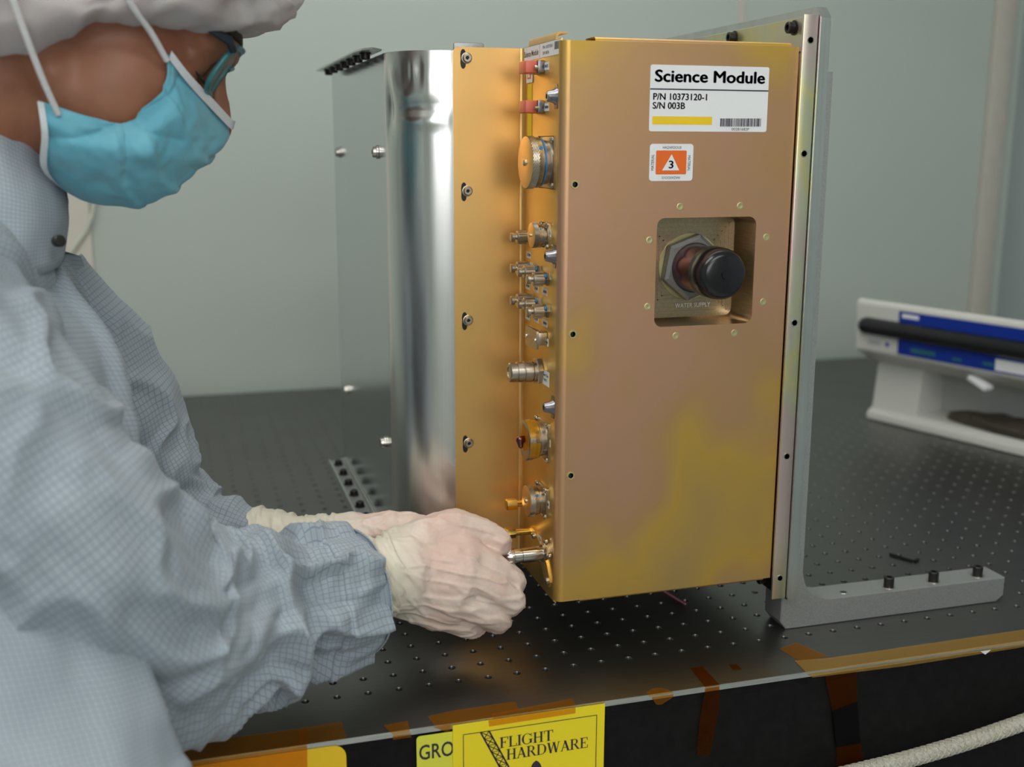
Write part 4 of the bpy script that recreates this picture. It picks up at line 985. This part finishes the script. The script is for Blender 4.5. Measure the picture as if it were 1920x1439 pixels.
LH = dict(
    wrist=[(480, 1030, .978, .034), (540, 1032, .972, .030), (615, 1030, .968, .028), (665, 1026, .972, .030)],
    palm=[[(650, 1005, .972, .019), (765, 1005, .985, .0150)], [(650, 1025, .975, .021), (770, 1035, .992, .0150)],
          [(650, 1040, .975, .021), (760, 1062, .992, .0145)], [(650, 1050, .972, .020), (745, 1085, .988, .0140)], [(690, 1030, .975, .024), (740, 1040, .980, .020)], [(680, 1005, .965, .018), (730, 992, .962, .015)]],
    fingers=[[(765, 1005, .985, .013), (830, 1005, .995, .011), (872, 1020, .994, .0102), (890, 1036, .984, .009)],
             [(770, 1035, .992, .013), (840, 1040, 1.0, .011), (878, 1052, .996, .0102), (890, 1066, .984, .009)],
             [(760, 1062, .992, .013), (828, 1072, 1.0, .011), (862, 1082, .994, .0100), (872, 1092, .982, .009)],
             [(745, 1085, .988, .012), (800, 1098, .995, .010), (828, 1106, .990, .0092), (836, 1112, .980, .0084)],
             [(705, 1003, .966, .017), (765, 992, .965, .014), (810, 1000, .970, .0115), (840, 1012, .976, .010)]])
def hand_geo(h, mb, dr):
    for key in ('palm', 'fingers'):
        for ch in h[key]: mb.capsule([D(u, v, d) for u, v, d, r in ch], [r+dr for u, v, d, r in ch], 14)
    mb.capsule([D(u, v, d) for u, v, d, r in h['wrist']], [r+dr for u, v, d, r in h['wrist']], 20)
for h in (RH, LH):
    hand_geo(h, b, -.0045)
body = link('person', remesh(b, .0042, 10), 'skin', None, 0)
body.data.polygons.foreach_set('use_smooth', [True]*len(body.data.polygons))
tag(body, 'person in blue cap, mask and checked coat bending to plug in a connector', 'person')
body['label'] = 'person in bouffant cap, blue mask and checked coat fitting a connector'

def glove(h, seed, name, slack=1.0):
    mb = MB(); hand_geo(h, mb, .0008)
    # loose gathered cuff of the glove
    c = [D(u, v, d) for u, v, d, r in h['wrist']]; mb.capsule([c[0], c[1]], (h['wrist'][0][3]+.004, h['wrist'][1][3]+.003), 20)
    me = remesh(mb, .0014, 9, .5)
    n = len(me.vertices); co = np.empty(n*3); me.vertices.foreach_get('co', co); co = co.reshape(-1, 3)
    no = np.empty(n*3); me.vertices.foreach_get('normal', no) if False else None
    nrm = np.array([v.normal[:] for v in me.vertices])
    w0, w1 = np.array(c[1]), np.array(D(*h['palm'][1][1][:3])); ax = (w1-w0); L = np.linalg.norm(ax); ax /= L
    tight = np.clip(((co-w0)@ax/L-.12)/.60, 0, 1); off = np.empty(n)
    e1 = np.array((Z - Vector(ax)*Z.dot(Vector(ax))).normalized()); e2 = np.cross(ax, e1)
    for i in range(n):
        p = co[i]-w0; a, q, r = p@ax, p@e1, p@e2; t = tight[i]
        # tension creases run along the hand, slack folds run round the wrist
        f1 = fbm(Vector((a*14+seed, q*75+a*20, r*75)), 2); f2 = fbm(Vector((a*75+q*45+seed, q*16, r*16)), 3)
        rid1 = max(0, 1-abs(f1)*5)-.3; rid2 = max(0, 1-abs(f2)*3.2)-.3
        off[i] = t*(.0015*rid1+.0006*fbm(Vector(co[i]*90.0), 2))+(1-t)*(.0034*rid2+.0022*f2)*slack+.0016*max(0, rid2)*math.exp(-((t-.35)/.25)**2)
    co = co+nrm*off[:, None]; me.vertices.foreach_set('co', co.ravel())
    at = me.attributes.new('tight', 'FLOAT', 'POINT'); at.data.foreach_set('value', tight)
    me.polygons.foreach_set('use_smooth', [True]*len(me.polygons)); me.update()
    o = link(name, me, 'glove', body, 0); o['label'] = 'wrinkled cream latex glove'; return o
glove(RH, 1.7, 'glove'); glove(LH, 8.2, 'glove', .55)

# ---- coat: sweeps with cloth UVs
def sweep(rings, seg, disp, closed=True):
    """rings: (centre, axis1, axis2); returns verts, faces, uv"""
    V, F, UV = [], [], []; n = len(rings); s = 0; prev = None; grid = []
    for i, (c, a, b_) in enumerate(rings):
        if prev is not None: s += (c-prev).length
        prev = c; row = []
        nT = a.cross(b_).normalized(); per = math.pi*(a.length+b_.length)
        for k in range(seg+1):
            t = 2*math.pi*k/seg; r = a*math.cos(t)+b_*math.sin(t); d = disp(s, t, i/(n-1)) if disp else 0
            V.append(c+r*(1+d/r.length)); UV.append((t/(2*math.pi)*round(.0042*round(per/.0042), 6), s)); row.append(len(V)-1)
        grid.append(row)
    for a, b_ in zip(grid, grid[1:]):
        for k in range(seg): F.append((a[k], a[k+1], b_[k+1], b_[k]))
    return V, F, UV
def cloth(name, parts, mat='cloth', parent=None, thick=0):
    V, F, UV = [], [], []
    for v, f, u in parts:
        o = len(V); V += [tuple(x) for x in v]; UV += u; F += [tuple(i+o for i in q) for q in f]
    me = bpy.data.meshes.new(name); me.from_pydata(V, [], F); uv = me.uv_layers.new(name='UVMap')
    li = np.empty(len(me.loops), dtype=np.int32); me.loops.foreach_get('vertex_index', li)
    uv.data.foreach_set('uv', np.array(UV)[li].ravel())
    bm = bmesh.new(); bm.from_mesh(me); bmesh.ops.remove_doubles(bm, verts=bm.verts, dist=1e-6); bmesh.ops.recalc_face_normals(bm, faces=bm.faces); bm.to_mesh(me); bm.free()
    o = link(name, me, mat, parent, 0); me.polygons.foreach_set('use_smooth', [True]*len(me.polygons))
    if thick: q = o.modifiers.new('cloth', 'SOLIDIFY'); q.thickness = thick; q.offset = -1
    return o
def path_rings(ctrl, n, up=Vector((0, 0, 1)), flat_=1.0):
    """ctrl: (point, r1, r2)"""
    pts = crm([(*p, r1, r2) for p, r1, r2 in ctrl], n); R_ = []; e = None
    for i, q in enumerate(pts):
        c = Vector(q[:3]); T = (Vector(pts[min(i+1, n)][:3])-Vector(pts[max(i-1, 0)][:3])).normalized()
        e = (up-T*up.dot(T)) if e is None else (e-T*e.dot(T)); e.normalize(); g = T.cross(e)
        R_.append((c, e*q[3], g*q[4]))
    return R_
ctrl = [  # centre, half depth, half width, heading of the trunk in degrees
    (Vector((-.345, -.240, -.34)), .135, .20, 80), (Vector((-.340, -.228, -.12)), .125, .185, 80), (D(-235, 1560, .65), .116, .174, 75), (D(-222, 1400, .68), .115, .172, 68), (D(-195, 1200, .72), .114, .172, 58),
    (D(-158, 900, .77), .112, .172, 42), (D(-140, 700, .80), .112, .175, 32), (D(-118, 575, .825), .104, .165, 24), (D(-85, 490, .842), .085, .120, 14), (D(-62, 435, .85), .070, .078, 8)]
tr_ = []
for q in crm([(*p, a, s, hd) for p, a, s, hd in ctrl], 150):
    c = Vector(q[:3]); hd = math.radians(q[5]); tr_.append((c, Vector((math.cos(hd), math.sin(hd), 0))*q[3]+Vector((0, 0, -.02)), Vector((math.sin(hd), -math.cos(hd), 0))*q[4]))
def d_torso(s, t, f):
    ct = abs(((t+math.pi) % (2*math.pi))-math.pi)
    plk = .004 if ct < .22 else 0
    fold = .016*(max(0, 1-abs(fbm(Vector((math.cos(t)*1.3, s*3.5+math.sin(t), 4+math.sin(t)*1.3)), 2))*3)-.3)
    return plk+fold+.004*fbm(Vector((math.cos(t)*2.5, s*14, 9+math.sin(t)*2.5)), 2)
torso = sweep(tr_, 150, d_torso)
cr = [(D(-150, 530, .80), .080, .095), (D(-215, 600, .745), .088, .095), (D(-185, 680, .71), .086, .092), (D(-60, 830, .700), .083, .086), (D(70, 1000, .708), .081, .082), (D(170, 1115, .730), .078, .079),
      (D(255, 1190, .762), .073, .074), (D(365, 1190, .800), .063, .067), (D(470, 1160, .835), .053, .058), (D(560, 1135, .860), .047, .051), (D(615, 1124, .876), .0465, .049), (D(668, 1110, .893), .0450, .0475)]
rr = path_rings(cr, 300)
def d_sleeve(s, t, f):
    q = Vector((math.cos(t)*.9, math.sin(t)*.9, s*6))
    long_ = fbm(Vector((math.cos(t)*1.6+2, math.sin(t)*1.6, s*7+1.5*math.sin(t))), 3)
    el = math.exp(-((f-.60)/.16)**2); fo = math.exp(-((f-.82)/.10)**2)
    rg = max(0, 1-abs(fbm(Vector((math.cos(t)*1.1+5, math.sin(t)*1.1, s*19)), 2))*2.6)-.35
    rg2 = max(0, 1-abs(fbm(Vector((math.cos(t-1)*.8, math.sin(t-1)*.8+3, s*11+.8*math.sin(t))), 2))*2.4)-.35
    d = .0055*long_+.019*el*rg2+.011*fo*rg+.008*rg*(f > .1)
    d += .010*math.exp(-((f-.745)/.022)**2)*(.6+.4*math.sin(t+.6))-.010*math.exp(-((f-.80)/.025)**2)
    if f > .875: d += .0035*min(1, (f-.875)/.01)              # turned-back cuff
    return d*min(1, f/.08)
sl = sweep(rr, 170, d_sleeve)
# lining that runs back inside the cuff
c_end, a_end, b_end = rr[-1]; Tn = (rr[-1][0]-rr[-6][0]).normalized()
lin = sweep([(c_end, a_end*1.07, b_end*1.07), (c_end+Tn*.002, a_end*1.02, b_end*1.02), (c_end-Tn*.004, a_end*.94, b_end*.94), (c_end-Tn*.035, a_end*.86, b_end*.86)], 120, lambda s, t, f: .002*fbm(Vector((math.cos(t)*2, math.sin(t)*2, 3)), 2)*(1-f))
cl = [(D(40, 560, .92), .060, .065), (D(120, 650, .935), .062, .066), (D(190, 760, .95), .060, .064), (D(240, 850, .965), .052, .056), (D(300, 940, .975), .044, .048), (D(370, 992, .98), .038, .040), (D(430, 1010, .98), .0335, .036), (D(472, 1022, .979), .0325, .034)]
rl = path_rings(cl, 150)
def d_left(s, t, f):
    rg = max(0, 1-abs(fbm(Vector((math.cos(t)*1.0+7, math.sin(t)*1.0, s*16)), 2))*2.6)-.35
    return (.004*fbm(Vector((math.cos(t)*1.5, math.sin(t)*1.5+4, s*9)), 2)+.007*rg)*min(1, f/.1)
sll = sweep(rl, 100, d_left)
coat = cloth('lab_coat', [torso, sl, lin, sll], parent=body, thick=.0012); coat['label'] = 'pale blue-grey coat with a fine checked weave'
# standing collar
rows = []; S_ = Vector((.10, -1, 0)).normalized()
c0, f0 = D(-66, 520, .845), D(120, 490, .835); c1, f1 = D(-60, 165, .86), D(100, 288, .85)
for k in range(13):
    f = k/12; c = c0.lerp(c1, f); fr = f0.lerp(f1, f); wv = math.sin(math.pi*f)*.004
    rows.append((c, (fr-c)*(1+wv/.06), S_*(.105-.018*f+wv)))
col_ = sweep(rows, 90, lambda s, t, f: .004*fbm(Vector((t*2.2, s*20, 1)), 2)+.002*math.sin(f*math.pi))
collar = cloth('coat_collar', [col_], parent=body, thick=.002)
for u, v, d in ((112, 452, .775), ):
    MB().lathe([(-.006, .0042), (.0002, .0042), (.0010, .0034), (.0012, .0020), (.0008, 0)], D(u, v, d), Vector((.35, -.93, .1)), 18).build('snap_button', 'blacksteel', coat)

# ---- face mask (Coons patch), binding, straps
_bz = {}
def bez(p, t):
    q = _bz.get(id(p))
    if q is None: q = _bz[id(p)] = crm([tuple(x) for x in p], 40)
    i = min(int(t*40), 39); f = t*40-i; return q[i]*(1-f)+q[i+1]*f
C_ = [(.119, 0, -.014), (.122, 0, -.030), (.110, 0, -.054), (.100, 0, -.076), (.084, 0, -.096), (.054, 0, -.112), (.028, 0, -.110)]
S1 = [(.055, -.067, .004), (.060, -.071, -.020), (.050, -.071, -.050), (.028, -.074, -.058), (-.006, -.079, -.064)]
T_ = [(.119, 0, -.014), (.114, -.016, -.015), (.094, -.040, -.010), (.073, -.058, -.004), (.055, -.067, .004)]
B_ = [(.028, 0, -.110), (.024, -.028, -.110), (.011, -.052, -.102), (.004, -.074, -.082), (-.006, -.079, -.064)]
def mask_pt(u, v):
    c, s = bez(C_, v), bez(S1, v); t, b_ = bez(T_, u), bez(B_, u)
    p = (1-u)*c+u*s+(1-v)*t+v*b_-((1-u)*(1-v)*np.array(C_[0])+u*(1-v)*np.array(T_[-1])+(1-u)*v*np.array(C_[-1])+u*v*np.array(B_[-1]))
    bul = 16*u*(1-u)*v*(1-v)
    return p+np.array((.003, -.020, -.004))*bul*.75
def mask_mesh(sg):
    V, F, UV = [], [], []; nu, nv = 70, 90
    for j in range(nv+1):
        for i in range(nu+1):
            u, v = i/nu, j/nv; p = mask_pt(u, v)
            n_ = p-np.array((.02, 0, -.05)); n_ /= np.linalg.norm(n_)
            d = 0
            for v0 in (.26, .46, .66):                      # horizontal pleats
                x = v-v0-.02*math.sin(u*5); d += .0030*max(0, 1-abs(x-.015)/.05)*(1 if x > -.01 else .3)*(1-u*.35)
            ga = math.atan2(v-.52, 1.05-u); rad = math.hypot(v-.52, 1.05-u)     # creases fanning from the gathered side
            d += .0070*math.exp(-(rad/.65)**2)*(abs(math.cos(ga*4.5+.4))**.6-.5)*min(1, rad*4)+.0045*fbm(Vector((u*3, v*4, 5)), 3)*min(1, v*6)
            if u > .93: d -= .001
            p = p+n_*d
            V.append(H(p[0], p[1]*sg, p[2])); UV.append((u, v))
    for j in range(nv):
        for i in range(nu): F.append((j*(nu+1)+i, j*(nu+1)+i+1, (j+1)*(nu+1)+i+1, (j+1)*(nu+1)+i))
    return V, F, UV
mask = cloth('face_mask', [mask_mesh(1), mask_mesh(-1)], 'mask', body, .0012); mask['label'] = 'pleated light blue surgical mask'
def band(f0, name, w, n=60):
    """white stitched binding along the mask's edges"""
    m = MB(); rows = []
    for k in range(n+1):
        a = f0(k/n); rows.append([m.bm.verts.new(q) for q in a])
    for r0, r1 in zip(rows, rows[1:]):
        for i in range(len(r0)-1): m.bm.faces.new((r0[i], r0[i+1], r1[i+1], r1[i]))
    return m.build(name, 'maskedge', mask, 60)
def top_band(t):
    u = abs(t*2-1); sg = 1 if t < .5 else -1
    out = []
    for v in (-.004, .022, .045):
        p = mask_pt(u, max(0, v)); n_ = p-np.array((.02, 0, -.05)); n_ /= np.linalg.norm(n_); p = p+n_*.0030; 
        if v < 0: p = p+np.array((.0, 0, .002))
        out.append(H(p[0], p[1]*sg, p[2]))
    return out
band(top_band, 'top_binding', .01)
def bottom_band(t):
    u = abs(t*2-1); sg = 1 if t < .5 else -1; out = []
    for v in (.970, .985, 1.0):
        p = mask_pt(u, v); n_ = p-np.array((.02, 0, -.05)); n_ /= np.linalg.norm(n_); p = p+n_*.0030; out.append(H(p[0], p[1]*sg, p[2]))
    return out
band(bottom_band, 'bottom_binding', .01)
for sg in (1, -1):
    q = [H(x, y*sg, z) for x, y, z in ((.056, -.071, .000), (.038, -.088, .011), (.014, -.113, .022), (-.02, -.131, .045), (-.05, -.128, .080), (-.090, -.07, .145), (-.10, 0, .165))]
    MB().tube([Vector(x) for x in crm([tuple(p) for p in q], 30)], .0022, 8).build('tie_strap', 'rubber', mask, 60)
    q = [H(x, y*sg, z) for x, y, z in ((.008, -.081, -.0665), (-.010, -.098, -.049), (-.032, -.119, -.025), (-.056, -.130, .002), (-.095, -.112, .040), (-.145, -.06, .075), (-.158, 0, .085))]
    MB().tube([Vector(x) for x in crm([tuple(p) for p in q], 30)], .0022, 8).build('tie_strap', 'rubber', mask, 60)

# ---- bouffant cap
def cap_mesh():
    V, F, UV = [], [], []; nt, nf = 60, 140
    rim = {k: (0, z) for k, z in ((0, .060), (28, .048), (49, .026), (63, .017), (75, .007), (85, .000), (92, -.021), (99, -.040), (110, -.051), (135, -.060), (180, -.068))}
    ks = sorted(rim)
    def rz(a):
        a = abs(a); 
        for k0, k1 in zip(ks, ks[1:]):
            if a <= k1: f = (a-k0)/(k1-k0); f = f*f*(3-2*f); return rim[k0][1]*(1-f)+rim[k1][1]*f
    for j in range(nt+1):
        t = j/nt
        for i in range(nf):
            ph = 2*math.pi*i/nf; a = math.degrees(ph); a = a if a <= 180 else a-360
            z0 = rz(a); cx, cy = math.cos(ph), math.sin(ph)
            rx0 = .098 if cx > 0 else .118; ry0 = .088
            # profile: tucks in at the rim, billows, closes over the crown
            el = (z0+(.150-z0)*(1-math.cos(t*math.pi*.5))*1.0)
            z = z0-.003*math.sin(min(1, t*3.5)*math.pi) + (.155-z0)*t**1.25
            bil = 1+.26*math.sin(min(1, t*3.2)*math.pi/2); rad = bil*math.sqrt(max(0, 1-(max(0, t-.42)/.58)**2.2))
            front = .006*max(0, cx)*math.sin(min(1, t*2)*math.pi)
            w_ = (.012*fbm(Vector((ph*2.2, t*3.0, 2)), 3)+.009*(max(0, 1-abs(fbm(Vector((cx*2.5, cy*2.5, t*2.2)), 2))*3)-.3))*min(1, t*5)
            ga = .0022*math.sin(ph*46)*math.exp(-t*9)
            V.append(H((rx0*rad+w_+front+ga)*cx-.003, (ry0*rad+w_+ga)*(-cy), z+w_*.35)); UV.append((i/nf, t))
    for j in range(nt):
        for i in range(nf): F.append((j*nf+i, j*nf+(i+1) % nf, (j+1)*nf+(i+1) % nf, (j+1)*nf+i))
    F.append(tuple(nt*nf+i for i in range(nf)))
    return V, F, UV
V, F, UV = cap_mesh(); me = bpy.data.meshes.new('bouffant_cap'); me.from_pydata([tuple(v) for v in V], [], F)
capo = link('bouffant_cap', me, 'cap', body, 0); me.polygons.foreach_set('use_smooth', [True]*len(me.polygons)); capo['label'] = 'translucent white bouffant hair cap'

# ---- spectacles, brow and lashes
def gl_ring(sg, rx, rz_, n=40):
    out = []
    for k in range(n+1):
        a = 2*math.pi*k/n; c, s = math.cos(a), math.sin(a); c = math.copysign(abs(c)**.7, c); s = math.copysign(abs(s)**.7, s)
        out.append(H(.0985-.0005+.004*s-(abs(c*rx)*.10 if c > 0 else 0)-.006*max(0, c), sg*(-.036-c*rx), .015+s*rz_))
    return out
gs = MB()
rim0 = None
for sg in (1, -1):
    r_ = gl_ring(sg, .0265, .0200)
    o = MB().tube(r_, .0022, 8, False).build('spectacle_rim', 'frameteal', body, 60)
    MB().prism(gl_ring(sg, .0258, .0192)[:-1], HR @ Vector((.0010, 0, 0))).build('spectacle_lens', 'lens', o, 0)
    t_ = [H(x, sg*y, z) for x, y, z in ((.0935, -.0640, .0290), (.088, -.0715, .0325), (.060, -.0760, .034), (.02, -.0795, .033), (-.012, -.081, .026), (-.03, -.080, .010))]
    MB().tube(t_, [.0032, .0034, .003, .0026, .0024, .002], 8).build('spectacle_temple', 'framedark', body, 60)
    br_ = [H(x, sg*y, z) for x, y, z in ((.074, -.060, .034), (.085, -.047, .042), (.0955, -.030, .043), (.1005, -.014, .040))]
    MB().tube(br_, [.0016, .0032, .0036, .0022], 8).build('eyebrow', 'hairdark', body, 60)
    la = [H(x, sg*y, z) for x, y, z in ((.0760, -.0455, .0055), (.0835, -.041, .0025), (.0875, -.032, .0015), (.0850, -.022, .004))]
    MB().tube(la, [.0006, .0010, .0011, .0006], 6).build('eyelashes', 'hairdark', body, 60)
MB().tube([H(.1000, -.012, .020), H(.1035, 0, .024), H(.1000, .012, .020)], .0018, 8).build('spectacle_bridge', 'frameteal', body, 60)
